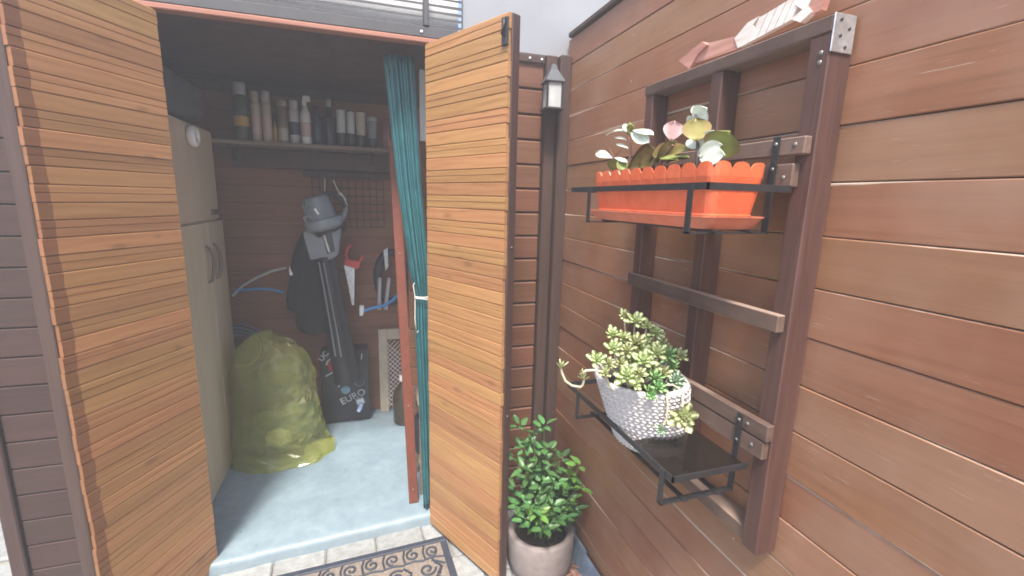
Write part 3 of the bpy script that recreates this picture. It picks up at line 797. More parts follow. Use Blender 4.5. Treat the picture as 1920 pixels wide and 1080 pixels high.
# trailing shoots
P1 = rosette(1052,690,19,3,L_SEDUM,Y=.84,face=(-.1,-.35,1)); P2 = rosette(1095,712,17,3,L_SEDUM,Y=.82,face=(-.3,-.2,.9)); P2b = rosette(1091,702,12,3,L_SEDUM,Y=.82,face=(.1,-.3,1))
P3 = rosette(1281,783,31,0,L_SEDUM,Y=.715,face=(-.45,-.75,.35)); P4 = rosette(1239,805,13,2,L_SEDUMB,Y=.735,face=(-.5,-.8,.2)); P5 = rosette(1222,740,14,1,L_SEDUMD,Y=.75,face=(-.4,-.7,.2))
mb = MB()
q = lambda px, py, Y: at(px, py, 'Y', Y) - so
mb.tube([q(1145,706,.80), q(1130,697,.81), q(1112,694,.815), q(1098,695,.82), P2b-so], .0028, 7)
mb.tube([P1-so, q(1054,700,.84), q(1060,714,.835), q(1072,723,.83), q(1088,726,.825), q(1093,722,.82), P2-so], .0028, 7)
mb.build('stem', M_STEM, sd)
mb = MB()
mb.tube([q(1243,728,.765), q(1250,738,.745), q(1252,760,.738), q(1250,785,.736), P4-so], .0022, 7)
mb.tube([q(1270,730,.79), q(1280,740,.745), q(1280,755,.73), P3-so], .0024, 7)
mb.tube([q(1243,722,.79), q(1262,722,.78), q(1278,732,.77)], .002, 6)
mb.build('stem', M_STEM, sd)

# ------------------------------------------------------------------ wooden arrow on the rack
ar = thing('wooden_arrow', 'wooden arrow ornament with red head and white feathers on the rack top', 'ornament', at(1400,80,'X',.75))
ao = at(1400,80,'X',.75)
def aplate(name, pts, m, x0, th, parent=ar):
    mb = MB(); mb.prism([at(px, py, 'X', x0) - ao for px, py in pts], (th,0,0)); return mb.build(name, m, parent)
aplate('shaft', [(1296,121),(1314,84),(1380,68),(1402,48),(1406,70),(1384,92)], W_ARROWRED, .744, .014)
aplate('arrowhead', [(1272,114),(1316,78),(1326,84),(1308,101),(1292,129)], W_ARROWRED, .738, .016)
f1 = [(1377,72),(1402,42),(1424,30),(1411,46),(1417,60),(1400,82),(1383,90)]
aplate('feather', f1, W_ARROWWHITE, .742, .012)
for k in range(5):
    t0, t1 = k/5, (k+.9)/5
    lo = lambda t: (1403 + 82*t, 80 - 44*t); hi = lambda t: (1424 + 86*t, 33 - 52*t)
    a0, a1, b0, b1 = lo(t0), lo(t1), hi(t0), hi(t1)
    aplate('feather', [a0, a1, b1, b0], W_ARROWWHITE, .741 + .0005*k, .011)
aplate('feather', [(1484,36),(1504,18),(1490,8),(1512,-22),(1532,-22),(1514,12),(1522,22),(1500,42)], W_ARROWWHITE, .742, .013)
aplate('feather', [(1516,14),(1530,-14),(1548,-6),(1540,18),(1524,26)], W_ARROWRED, .744, .012)

# ------------------------------------------------------------------ lantern
LP = Vector((.690,1.675,1.682)); lan = thing('wall_lantern', 'small black wall lantern with clear panes on the shed corner post', 'lantern', LP, (0,0,R(-4)))
mb = MB(); mb.cbox((-.036,-.036,0),(.036,.036,.009),.002); mb.build('base', M_BLACK, lan)
mb = MB()
for sx in (-1,1):
    for sy in (-1,1): mb.cbox((sx*.028-.0035,sy*.028-.0035,.009),(sx*.028+.0035,sy*.028+.0035,.098),.001)
mb.build('frame', M_BLACK, lan)
for k in range(4):
    mb = MB(); mb.box((-.0245,-.0285,.009),(.0245,-.0272,.098), Matrix.Rotation(k*math.pi/2,4,'Z')); mb.build('glass_pane', M_LGLASS, lan)
mb = MB(); mb.lathe([(0,.165),(.012,.16),(.02,.142),(.052,.10),(.05,.096),(0,.097)], 4, Matrix.Rotation(R(45),4,'Z'), smooth=False); mb.build('cap', plain('lantern_cap', (.06,.065,.075), .4), lan)
mb = MB(); mb.lathe([(0,.012),(.012,.012),(.014,.07),(.006,.085),(0,.085)], 12); mb.build('bulb', M_WHITE, lan)
mb = MB(); mb.cbox((-.02,.029,.02),(.02,.045,.12),.002); mb.tube([(0,.03,.11),(0,.055,.12)], .006, 8); mb.build('wall_plate', M_BLACK, lan)

# ------------------------------------------------------------------ concrete pot + shrub
CPo = Vector((.612,1.432,-.05)); cp = thing('concrete_pot', 'round weathered concrete pot standing by the open right door', 'pot', CPo)
mb = MB(); mb.lathe([(0,0),(.112,0),(.122,.006),(.128,.05),(.130,.10),(.129,.150),(.124,.158),(.108,.158),(.102,.150),(.10,.12),(0,.118)], 40); mb.build('pot_body', M_CONCPOT, cp)
mb = MB(); mb.lathe([(.1,.13),(.06,.137),(0,.140)], 20); mb.build('soil', M_SOIL, cp)
sh = thing('leafy_shrub', 'green leafy young shrub growing in the round concrete pot', 'shrub', CPo + Vector((0,0,.14))); sho = CPo + Vector((0,0,.14))
def lobed(L, W, seed):
    rg = random.Random(seed); mb = leaf_shape(L, W, .8, .15, .14, .015, 8, 4)
    # pointed teeth: pull some edge points
    return mb
SL = []
for k in range(4):
    SL.append(leaf_shape(1, (.46,.52,.40,.56)[k], (.8,.72,.85,.78)[k], (.18,.05,.3,-.05)[k], .16, .012, 7, 4).mesh('leaf'))
SLm = {}
def sleaf(P_, d, nrm, L, kind, m):
    key = (kind, m.name)
    if key not in SLm:
        me = SL[kind].copy(); me.materials.append(m); SLm[key] = me
    o = link('leaf', SLm[key], None, sh)
    o.matrix_local = Matrix.Translation(P_ - sho) @ frame(d, nrm).to_4x4() @ Matrix.Scale(L,4)
rg = random.Random(12); stems = MB(); nleaf = 0
def sprig(base, tip, n, m, Lr=(.036,.055)):
    global nleaf
    mid = base.lerp(tip,.5) + Vector((rg.uniform(-.02,.02), rg.uniform(-.02,.02), .015))
    stems.tube([base-sho, mid-sho, tip-sho], [.003,.0022,.0013], 5)
    ax = (tip - mid).normalized()
    # leaves in whorls of three along the upper part
    for k in range(n):
        f = .35 + .65 * k / max(1, n-1); P_ = base.lerp(mid, f*2) if f < .5 else mid.lerp(tip, f*2-1)
        for q in range(3 if k < n-1 else 4):
            th = k * 1.1 + q * (2.09 if k < n-1 else 1.57) + rg.uniform(-.3,.3)
            side = Vector((math.cos(th), math.sin(th), 0)); d = (side + ax * rg.uniform(.1,.8)).normalized()
            Pp = P_ + d * rg.uniform(.006,.016)
            if Pp.x + d.x * .045 > .772: d.x = -abs(d.x) * .3; d.normalize()
            if Pp.x + d.x*.05 < .42 and Pp.y < 1.40: continue
            sleaf(Pp, d, Vector((0,-.15,1)) + Vector((rg.uniform(-.5,.3), rg.uniform(-.6,.2), 0)), rg.uniform(*Lr) , rg.randrange(4), m); nleaf += 1
for (px, py, Y, m) in ((1020,800,1.44,L_SHRUB),(1000,835,1.50,L_SHRUB),(975,800,1.52,L_SHRUB),(1012,862,1.42,L_SHRUB),(1050,862,1.52,L_SHRUB),(985,880,1.40,L_SHRUB),(1040,905,1.38,L_SHRUB),
        (1092,872,1.40,L_SHRUBY),(1085,915,1.38,L_SHRUBY),(1060,915,1.42,L_SHRUB),(970,920,1.44,L_SHRUB),(1005,930,1.36,L_SHRUB),(1035,950,1.34,L_SHRUB),(1078,955,1.36,L_SHRUB),(985,975,1.33,L_SHRUB),
        (1010,965,1.32,L_SHRUBY),(1095,945,1.44,L_SHRUB),(1060,970,1.34,L_SHRUB),(965,860,1.48,L_SHRUB),(1030,925,1.45,L_SHRUB),(1060,890,1.47,L_SHRUB),(990,905,1.46,L_SHRUB),(975,950,1.40,L_SHRUB),(1020,990,1.31,L_SHRUB),(1000,815,1.46,L_SHRUB),(1030,845,1.47,L_SHRUB),(1065,940,1.38,L_SHRUB),(1015,910,1.39,L_SHRUB),(1045,975,1.33,L_SHRUB),(1000,950,1.34,L_SHRUB),(1075,895,1.43,L_SHRUB),(980,840,1.5,L_SHRUB)):
    tip = at(px, py, 'Y', Y); tip.x = min(tip.x, .745)
    base = CPo + Vector((rg.uniform(-.05,.05), rg.uniform(-.05,.05), .13))
    sprig(base, tip, 4, m)
stems.build('stem', M_GREENSTEM, sh)

# slates along the wall foot, bark chips
for k, (y0, y1, z1, dx, lab) in enumerate(((1.455,1.56,.045,.004,'farthest slate tile leaning at the wall foot beside the concrete pot'),(1.345,1.455,.032,0,'middle blue slate tile leaning on the foot of the plank wall'),(1.18,1.345,.030,-.005,'nearest and longest blue slate tile leaning on the wall foot'))):
    mb = MB(); mb.cbox((-.006,-(y1-y0)/2,0),(.006,(y1-y0)/2,z1+.06),.003)
    tag(mb.build('slate_tile', M_SLATE, None, (.752+dx,(y0+y1)/2,-.062),(0,R(11),R(1))), lab, 'slate', 'slate tiles at the wall foot')
ch = MB(); rg = random.Random(5)
for k in range(420):
    x, y = rg.uniform(.50,.745), rg.uniform(.95,1.40)
    if (Vector((x,y,0)) - Vector((CPo.x,CPo.y,0))).length < .128: continue
    M = Matrix.Translation((x,y,-.056+rg.uniform(0,.012))) @ Euler((rg.uniform(-.5,.5), rg.uniform(-.5,.5), rg.uniform(0,6.3))).to_matrix().to_4x4()
    l_ = rg.uniform(.008,.02); ch.box((-l_,-l_*.45,-.0025),(l_,l_*.45,.0025), M)
tag(ch.build('bark_chips', M_CHIP), 'reddish bark chips strewn round the concrete pot', 'bark', kind='stuff')

# ------------------------------------------------------------------ doormat
MO = Vector((.277,1.660,-.047)); ma = R(2.8); MW, MD = .74, .44
mat_ = thing('doormat', 'black rubber doormat with scrolled pattern over brown coir', 'doormat', MO, (0,0,ma))
mb = MB(); mb.cbox((-MW,-MD,0),(0,0,.006),.002); mb.build('coir_base', M_COIR, mat_)
mb = MB()
for lo, hi in (((-MW,-.026,.004),(0,0,.013)),((-MW,-MD,.004),(0,-MD+.026,.013)),((-MW,-MD+.0262,.004),(-MW+.026,-.0262,.013)),((-.026,-MD+.0262,.004),(0,-.0262,.013))): mb.cbox(lo, hi, .003)
mb.build('border', M_RUBBER, mat_)
def spiral(cx, cy, r0, turns, dirn, ph):
    return [Vector((cx + r0*(1-.8*t)*math.cos(ph+dirn*turns*6.283*t), cy + r0*(1-.8*t)*math.sin(ph+dirn*turns*6.283*t), .0085)) for t in [i/22 for i in range(23)]]
sc_ = MB()
for i in range(9):
    cx = -.065 - i * .077
    sc_.tube(spiral(cx, -.062, .028, 1.25, 1 if i % 2 else -1, R(90 if i % 2 else -90)), .0042, 6)
    sc_.tube([Vector((cx-.03,-.030,.008)), Vector((cx-.038,-.06,.008)), Vector((cx-.034,-.098,.008))], .004, 6)
    sc_.tube([Vector((cx-.038,-.1,.008)), Vector((cx,-.095,.008)), Vector((cx+.038,-.104,.008))], .004, 6)
for i in range(4):
    for j in range(6):
        cx, cy = -.10 - j*.115, -.15 - i*.07
        if cy < -MD+.06: continue
        sc_.tube(spiral(cx, cy, .032, 1.3, 1 if (i+j) % 2 else -1, R(40*j)), .0042, 6)
        sc_.tube([Vector((cx+.03,cy+.03,.008)), Vector((cx+.055,cy,.008)), Vector((cx+.04,cy-.035,.008))], .004, 6)
for i in range(4):
    cy = -.11 - i*.085
    sc_.tube([Vector((-.05,cy+.04,.008)), Vector((-.075,cy,.008)), Vector((-.03,cy-.03,.008))], .0045, 6)
sc_.build('scroll_pattern', M_RUBBER, mat_)

# ------------------------------------------------------------------ inside the shed
CXF = -.68
cab = thing('tall_cabinet', 'tall beige laminate cabinet against the left wall of the shed', 'cabinet', (-.86,2.22,0)); co = Vector((-.86,2.22,0))
def cb(name, lo, hi, m, b=.002, parent=cab):
    mb = MB(); mb.cbox(Vector(lo)-co, Vector(hi)-co, b); return mb.build(name, m, parent)
cb('carcass', (-1.06,1.82,.004), (-.697,2.64,1.634), LAM)
d1 = cb('cabinet_door', (-.6965,1.822,1.222), (CXF-.004,2.62,1.632), LAM)
d2 = cb('cabinet_door', (-.6965,1.822,.006), (CXF+.002,2.395,1.214), LAM)
d3 = cb('cabinet_door', (-.6965,2.398,.006), (CXF+.002,2.648,1.214), LAM)
M_HANDLE = plain('handle_bronze', (.16,.145,.12), .4, metal=.6)
for y, par in ((2.345,d2),(2.455,d3)):
    sgn = 1 if par is d2 else 1
    mb = MB(); mb.tube([Vector((CXF+.002,y,1.115))-co, Vector((CXF+.018,y+.003,1.10))-co, Vector((CXF+.022,y+.018*sgn,1.07))-co, Vector((CXF+.022,y+.026*sgn,1.03))-co, Vector((CXF+.020,y+.016*sgn,.985))-co, Vector((CXF+.016,y+.002,.955))-co, Vector((CXF+.002,y-.002,.945))-co], [.004,.006,.007,.0075,.007,.006,.004], 8)
    mb.build('handle', M_HANDLE, par)
mb = MB(); mb.cbox(Vector((CXF-.004,2.50,1.243))-co, Vector((CXF+.004,2.60,1.268))-co, .002); mb.build('latch', M_HANDLE, d1)
rgp = at(360,255,'X',-.672)
mb = MB(); mb.lathe([(.027,-.016),(.040,-.014),(.044,-.004),(.043,.008),(.036,.015),(.028,.016),(.024,.010),(.023,-.010)], 28, Matrix.Rotation(R(90),4,'Y'), closed=True)
rr_ = tag(mb.build('ring_hanger', M_WHITE, None, (CXF+.012, rgp.y, rgp.z)), 'white round ring hanging high on the beige cabinet door', 'ring')
mb = MB(); mb.lathe([(0,.0),(.006,0),(.006,.018),(0,.02)], 10, Matrix.Translation((-.014,0,0)) @ Matrix.Rotation(R(90),4,'Y')); mb.build('hook', M_STEEL, rr_)
# dark soft bag on the cabinet
def blob(center, size, seed, amp=.12, nu=28, nv=18, p=.7, fr=2.2):
    mb = MB(); vs_ = []
    for j in range(nv+1):
        ph = math.pi * j / nv - math.pi/2
        for i in range(nu):
            th = 2*math.pi*i/nu
            d = Vector((math.cos(ph)*math.cos(th), math.cos(ph)*math.sin(th), math.sin(ph)))
            e = Vector([math.copysign(abs(c)**p, c) for c in d])
            k = 1 + amp * noise.noise(d*fr + Vector((seed,seed*.7,0))) + amp*.5*noise.noise(d*fr*2.6 + Vector((seed,0,4)))
            vs_.append(tuple(center[q] + e[q]*size[q]*k for q in range(3)))
    mb.add(vs_, [(j*nu+i, j*nu+(i+1)%nu, (j+1)*nu+(i+1)%nu, (j+1)*nu+i) for j in range(nv) for i in range(nu)], True)
    return mb
tag(blob((0,0,0), (.16,.42,.105), 3.3).build('cloth_bundle', M_DARKBAG, None, (-.83,2.28,1.745)), 'dark cloth bundle lying on top of the beige cabinet', 'cloth bundle')

# shelf with cans
ss = thing('wall_shelf', 'long wooden shelf high on the back wall of the shed', 'shelf', (-.25,2.74,1.585))
SHZ = 1.604
mb = MB(); mb.cbox((-.46,-.125,0),(.46,.108,.019),.002); mb.build('shelf_board', W_SHELF, ss)
mb = MB(); mb.cbox((-.40,.06,-.10),(.46,.108,-.002),.003); mb.build('back_rail', W_DARK, ss)
for x in (-.38,.30):
    mb = MB(); mb.prism([(x,.107,-.001),(x,-.08,-.001),(x,.107,-.09)], (.004,0,0)); mb.build('bracket', M_BLACK, ss)
YS = 2.66
def can(x0, x1, ytop, kind, body, cap, label, Y=YS, band=None):
    a_ = at(x0, 262, 'Y', Y); b_ = at(x1, 262, 'Y', Y); r_ = (b_.x - a_.x)/2 * .95; X = (a_.x + b_.x)/2
    ztop = at((x0+x1)/2, ytop, 'Y', Y).z; H = ztop - SHZ
    t = thing('spray_can' if kind != 'bottle' else 'bottle', label, 'can' if kind != 'bottle' else 'bottle', (X,Y,SHZ), group='cans and bottles lined up on the shed shelf')
    if kind == 'can':
        mb = MB(); mb.lathe([(0,0),(r_*.9,0),(r_,.004),(r_,H*.74),(r_*.85,H*.79),(r_*.5,H*.80),(0,H*.80)], 20); mb.build('body', body, t)
        mb = MB(); mb.lathe([(r_*.86,H*.78),(r_*.86,H*.985),(r_*.78,H),(0,H)], 20); mb.build('cap', cap, t)
    elif kind == 'jar':
        mb = MB(); mb.lathe([(0,0),(r_*.95,0),(r_,.004),(r_,H*.88),(0,H*.88)], 20); mb.build('body', body, t)
        mb = MB(); mb.lathe([(r_*1.02,H*.86),(r_*1.02,H),(0,H)], 20); mb.build('lid', cap, t)
    elif kind == 'trigger':
        mb = MB(); mb.lathe([(0,0),(r_*.95,0),(r_,.006),(r_,H*.62),(r_*.45,H*.76),(r_*.35,H*.80),(0,H*.80)], 20); mb.build('body', body, t)
        mb = MB(); mb.cbox((-r_*.5,-r_*.35,H*.78),(r_*.3,r_*.35,H*.9),.003); mb.cbox((-r_*.4,-r_*.4,H*.88),(r_*1.0,r_*.4,H),.004); mb.build('trigger_head', cap, t)
    else:
        mb = MB(); mb.lathe([(0,0),(r_*.95,0),(r_,.006),(r_,H*.60),(r_*.8,H*.70),(r_*.42,H*.78),(r_*.4,H*.86),(0,H*.86)], 20); mb.build('body', body, t)
        mb = MB(); mb.lathe([(r_*.5,H*.84),(r_*.5,H),(0,H)], 16); mb.build('cap', cap, t)
    if band is not None:
        mb = MB(); mb.lathe([(r_*1.012,H*band[0]),(r_*1.012,H*band[1])], 20); mb.build('paper_label', band[2], t)
    return t
c_ = lambda n, col, r=.35: plain(n, col, r, vary=.1)
cBei = c_('can_beige', (.42,.36,.30)); cGreen = c_('can_green', (.05,.07,.05)); cGrey = c_('can_grey', (.40,.42,.43)); cYel = c_('can_yellow', (.45,.28,.05))
cBlue = c_('can_blue', (.02,.035,.06)); cBlk = c_('can_black', (.025,.028,.035)); cBrn = c_('can_brown', (.26,.19,.14)); cWht = c_('can_white', (.6,.6,.58)); cMar = c_('can_maroon', (.16,.06,.06)); cPink = c_('can_pink', (.5,.36,.34))
can(441,471,156,'can',cGreen,cGrey,'large dark green can with pale cap, leftmost on the shelf', band=(.25,.42,cYel))
can(474,493,172,'can',cBei,cBei,'tall beige can right beside the leftmost green can', band=(.15,.5,cPink))
can(494,513,172,'can',cBei,cGrey,'tall beige can touching the small yellow bottle', band=(.1,.45,cPink))
can(513,522,228,'bottle',cYel,cBrn,'small low yellow bottle between beige cans on the shelf')
can(523,543,189,'jar',cBrn,cBei,'brown can with beige lid right of the small yellow bottle', band=(.05,.35,cBei))
can(544,564,189,'can',cGrey,cGrey,'light grey spray can beside the white trigger bottle', band=(.2,.5,cBlue))
can(565,586,180,'trigger',cWht,cWht,'white spray bottle with a trigger head on the shelf', band=(.15,.45,cPink))
can(587,607,200,'can',cBlue,cBlk,'dark navy can standing right of the white trigger bottle')
can(609,629,187,'bottle',cBlk,cGrey,'black bottle with grey cap in the middle of the shelf')
can(632,650,205,'can',cBlk,cBlk,'black can with a broad grey label, first of three labelled ones', band=(.36,.97,cGrey))
can(651,667,207,'can',cBlk,cBlk,'black can with grey label, between two other labelled cans', band=(.36,.95,cGrey))
can(668,687,209,'can',cBlk,cBlk,'black can with a pale cream label, last of the labelled ones', band=(.33,.96,cBei))
can(689,708,220,'jar',cBlk,cGrey,'dim dark jar with grey lid near the right shelf end', band=(.3,.85,c_('can_dim', (.18,.18,.2))))
can(714,731,226,'can',cMar,cMar,'maroon can at the right end of the shelf by the curtain')

# wire grid on the back wall
YG = 2.80
wg = thing('wire_grid', 'black wire grid rack hanging on the back wall under the shelf', 'rack', at(650,370,'Y',YG)); wo = at(650,370,'Y',YG)
mb = MB()
x0, x1 = at(584,330,'Y',YG).x, at(718,330,'Y',YG).x; zt, zb_ = at(600,322,'Y',YG).z, at(600,425,'Y',YG).z
for i in range(11): X = x0 + (x1-x0)*i/10; mb.tube([Vector((X,YG,zt))-wo, Vector((X,YG,zb_))-wo], .0022, 5)
for i in range(8): Z = zt + (zb_-zt)*i/7; mb.tube([Vector((x0,YG-.003,Z))-wo, Vector((x1,YG-.003,Z))-wo], .0022, 5)
mb.build('wire', M_BLACK, wg)
tag(MB().cbox((-.24,-.012,-.016),(.24,.012,.016),.003).build('back_batten', W_DARK, None, (-.07,2.825,1.462)), 'dark wooden batten across the back wall above the wire grid', 'batten')

# leaf blower ----------------------------------------------------------
YB = 2.60
lb = thing('leaf_blower', 'grey leaf blower with long black tube hanging in the shed', 'leaf blower', at(610,440,'Y',YB)); lo_ = at(610,440,'Y',YB)
def pp(pts, Y, th, name, m, parent, o):
    mb = MB(); mb.prism([at(px, py, 'Y', Y) - o for px, py in pts], (0,th,0))
    me = mb.mesh(name); bm = bmesh.new(); bm.from_mesh(me)
    bmesh.ops.bevel(bm, geom=bm.edges[:], offset=min(.004, th*.3), segments=2, affect='EDGES'); bm.to_mesh(me); bm.free()
    return link(name, me, m, parent)
body = pp([(568,438),(577,431),(598,446),(640,428),(637,448),(634,478),(614,490),(604,483),(582,488)], YB-.05, .11, 'body', M_GREY, lb, lo_)
pp([(604,439),(621,432),(628,470),(613,477)], YB-.053, .006, 'label_plate', M_BLACK, body, lo_)
A_ = at(592,374,'Y',YB-.03); B2 = at(612,432,'Y',YB-.03); dv = B2 - A_; L = dv.length
M = Matrix.Translation(A_ - lo_) @ dv.to_track_quat('Z','Y').to_matrix().to_4x4()
mb = MB(); mb.lathe([(0,-.016),(.052,-.016),(.060,-.011),(.063,.0),(.072,L*.62),(.070,L*.66),(0,L*.66)], 26, M); mt = mb.build('motor_housing', M_GREY, lb)
mb = MB(); mb.lathe([(0,L*.62),(.088,L*.62),(.094,L*.66),(.094,L*.86),(.086,L*.93),(.05,L*1.0),(0,L*1.0)], 30, M); mb.build('flange', plain('blower_flange', (.19,.215,.235), .38), lb)
for k in range(7):
    th = R(180 + k*24); mb = MB(); mb.cbox((.060,-.003,.012),(.073,.003,L*.55),.001, M @ Matrix.Rotation(th,4,'Z')); 
    if k in (2,3,4): mb.build('rib', M_GREY, mt)
pp([(567,408),(581,402),(591,417),(577,424)], YB-.09, .07, 'intake_port', M_GREY, lb, lo_)
pp([(571,410),(580,406),(587,416),(578,420)], YB-.0915, .002, 'port_opening', M_BLACK, lb, lo_)
mb = MB(); q = lambda px, py, Y=YB: at(px, py, 'Y', Y) - lo_
mb.tube([q(632,424), q(641,412), q(647,398), q(649,388)], [.014,.013,.012,.010], 10); mb.build('handle', M_GREY, lb)
mb = MB(); mb.tube([q(648,388), q(640,372), q(625,362), q(608,362), q(600,376)], .010, 10); mb.tube([q(634,438), q(646,428), q(646,418), q(638,414)], .008, 8); mb.build('grip', M_TUBE, lb)
mb = MB(); mb.tube([q(610,480), q(620,540), q(632,610), q(645,680), q(652,712)], [.052,.056,.062,.068,.070], 24)
tb = mb.build('blower_tube', M_TUBE, lb)
mb = MB(); mb.tube([q(598,492,YB-.058), q(609,550,YB-.060), q(620,612,YB-.064), q(629,668,YB-.068)], .0045, 6); mb.build('seam', M_GREY, tb)
mb = MB(); mb.tube([q(607,493,YB-.060), q(618,550,YB-.063), q(630,612,YB-.067), q(640,670,YB-.071)], .0035, 6); mb.build('seam', M_GREY, tb)
# worn white lettering (illegible in the photo) as small raised strokes
dl_ = (at(617,473,'Y',YB-.054) - at(607,441,'Y',YB-.054)); mb = MB(); rg = random.Random(4)
for k in range(10):
    P_ = at(607,441,'Y',YB-.0545) + dl_ * ((k+.5)/10) + Vector((0,0,0)); s_ = dl_.length/10
    mb.box((-.008,-.0006,-s_*.36),(-.008+.011,.0006,s_*.36*rg.uniform(.3,.9)), Matrix.Translation(P_ - lo_ + Vector((.004,0,0))) @ Matrix.Rotation(R(14),4,'Y'))
mb.build('white_lettering', M_WHITE, body)
pp([(588,392),(592,390),(599,401),(596,403)], YB-.105, .002, 'emblem', M_WHITE, mt, lo_)
# hook and cable tie
tag(MB().tube([at(625,338,'Y',2.79), at(631,352,'Y',2.76), at(639,366,'Y',2.72)], .004, 7).tube([at(637,363,'Y',2.72), at(646,376,'Y',2.70)], .012, 8).tube([at(646,376,'Y',2.70), at(651,386,'Y',2.70)], .005, 6).build('hang_strap', M_CORD), 'white hanging strap above the leaf blower handle', 'strap')
tag(MB().tube([at(609,334,'Y',2.79), at(609,350,'Y',2.76), at(608,362,'Y',2.72)], .003, 7).build('hanger_string', M_CORD), 'thin white string above the leaf blower motor', 'string')

# black collector bag
bg_o = at(590,530,'Y',2.70)
bp = [(566,436),(556,455),(547,482),(542,520),(537,560),(538,578),(553,586),(557,610),(564,622),(590,626),(622,622),(632,600),(628,540),(612,480),(596,450),(580,440)]
nb = 14
mb = MB(); cen = Vector((0,0,0))
out = [at(px, py, 'Y', 2.70) - bg_o for px, py in bp]; nO = len(out)
vs_ = []
for k in range(nb+1):
    t = k/nb*2-1; s_ = (1-t*t)**.5*.35+.65 if abs(t) < 1 else .6
    for i, p in enumerate(out):
        wob = .006*noise.noise(Vector((p.x*14,p.z*14,t*2)))
        vs_.append((p.x*s_ + wob, t*.055 + .012*noise.noise(Vector((p.x*20,p.z*8,1))), p.z*(.9+.1*s_) + wob))
mb.add(vs_, [(k*nO+i, k*nO+(i+1)%nO, (k+1)*nO+(i+1)%nO, (k+1)*nO+i) for k in range(nb) for i in range(nO)], True)
mb.add(vs_[:nO], [list(range(nO))[::-1]]); mb.add(vs_[-nO:], [list(range(nO))])
cbg = tag(mb.build('collector_bag', M_BLACKCLOTH, None, bg_o), 'black fabric bag hanging behind the leaf blower', 'bag')
pp([(543,498),(545,506),(549,513),(548,517),(543,516),(542,508)], 2.645, .003, 'white_print', M_WHITE, cbg, bg_o)

# handsaw
so_ = at(657,500,'Y',2.74); saw = thing('hand_saw', 'hand saw with red handle hanging beside the leaf blower', 'saw', so_)
mb = MB(); mb.tube([at(px,py,'Y',2.74)-so_ for px,py in ((658,459),(651,466),(648,478),(652,488),(663,493),(674,490),(679,480))], .008, 8); pp([(646,486),(676,491),(672,505),(646,498)], 2.73, .018, 'handle', M_REDPL, saw, so_); mb.build('handle_loop', M_REDPL, saw)
mb = MB(); mb.prism([at(px,py,'Y',2.738)-so_ for px,py in ((645,497),(665,503),(664,572),(660,572))], (0,.002,0)); mb.build('blade', M_GALV, saw)
# shears handles + blue hose with clip
sh_o = at(716,545,'Y',2.72); shr = thing('garden_shears', 'garden shears hanging with two grey handles pointing down', 'shears', sh_o)
for (a_, b_) in (((712,521),(711,580)),((729,521),(723,580))):
    mb = MB(); mb.tube([at(*a_,'Y',2.72)-sh_o, at(*b_,'Y',2.72)-sh_o], [.010,.012], 10); h = mb.build('handle', M_GREYHOSE, shr)
mb = MB(); mb.prism([at(px,py,'Y',2.725)-sh_o for px,py in ((719,470),(727,464),(728,500),(723,508))], (0,.004,0)); mb.build('blade', M_GALV, shr)
ho = at(700,575,'Y',2.69); hs = thing('air_hose', 'blue hose end with a white clip behind the shears handles', 'hose', ho)
mb = MB(); mb.tube([at(px,py,'Y',2.69)-ho for px,py in ((681,583),(700,577),(720,573),(735,564),(748,550))], .009, 9); mb.build('tube', M_BLUEHOSE, hs)
pp([(674,573),(683,574),(681,592),(674,593)], 2.675, .03, 'clip', M_WHITE, hs, ho)
# dark ring hose / tool behind
mb = MB(); c0 = at(735,520,'Y',2.76); mb.tube([c0 + Vector((.085*math.cos(t*.26), 0, .15*math.sin(t*.26))) - c0 for t in range(25)], .022, 8)
tag(mb.build('dark_coil', plain('coil_dark', (.03,.027,.045), .6), None, c0), 'dark coiled hose on the back wall behind the shears', 'coil')

# hoses at left
for nm, m, pts, lab in (('grey_hose', M_GREYHOSE, ((436,555),(455,536),(480,521),(510,508),(537,502)), 'grey hose bending out over the black bag from the cabinet'),
                        ('blue_hose', M_BLUEHOSE, ((440,545),(460,543),(490,541),(515,544),(532,549)), 'blue hose sticking out from behind the cabinet edge')):
    mb = MB(); o_ = at(485,530,'Y',2.76); mb.tube([at(px,py,'Y',2.76)-o_ for px,py in pts], .007, 8); tag(mb.build(nm, m, None, o_), lab, 'hose')
hc = at(452,650,'Y',2.74); coil = thing('hose_coil', 'coil of purple, white and teal hose behind the yellow bag', 'hose', hc)
for k, (m, r_) in enumerate(((M_PURPLE,.125),(M_CORD,.105),(M_TEALHOSE,.09),(M_TEALHOSE,.115),(M_PURPLE,.08))):
    mb = MB(); mb.tube([Vector((r_*math.cos(t*.2618), -.012*k, r_*math.sin(t*.2618))) for t in range(25)], .008, 8); mb.build('hose_loop', m, coil)

# black carton with tap
YC = 2.72
ko = Vector((-.135,YC+.055,0)); kt = thing('wine_carton', 'black EURO carton with a tap standing by the back wall', 'carton', ko)
mb = MB(); mb.cbox((-.135,-.055,.003),(.133,.055,.455),.004); kb = mb.build('box', M_CARTON, kt)
def decal(me, m, px, py, rz=0, nm='print'):
    P_ = at(px, py, 'Y', YC-.0012) - ko
    o = link(nm, me, m, kb); o.location = P_; o.rotation_euler = (R(90), rz, 0); return o
decal(text_mesh('EURO', .058), plain('grey_print', (.5,.52,.52), .5), 662, 744, R(-22), 'lettering')
decal(text_mesh('UC', .045), MATS['grey_print'], 607, 668, R(-50), 'lettering')
decal(text_mesh('I', .055), MATS['grey_print'], 678, 669, R(8), 'lettering')
mb = MB(); mb.lathe([(0,.0008),(.026,.0008),(.026,0)], 24); decal(mb.mesh('dot'), M_BLUEPRINT, 648, 731, 0, 'blue_dot')
mb = MB(); mb.lathe([(0,.0008),(.036,.0008),(.036,0)], 24); decal(mb.mesh('dot'), M_REDPRINT, 627, 686, 0, 'red_dot')
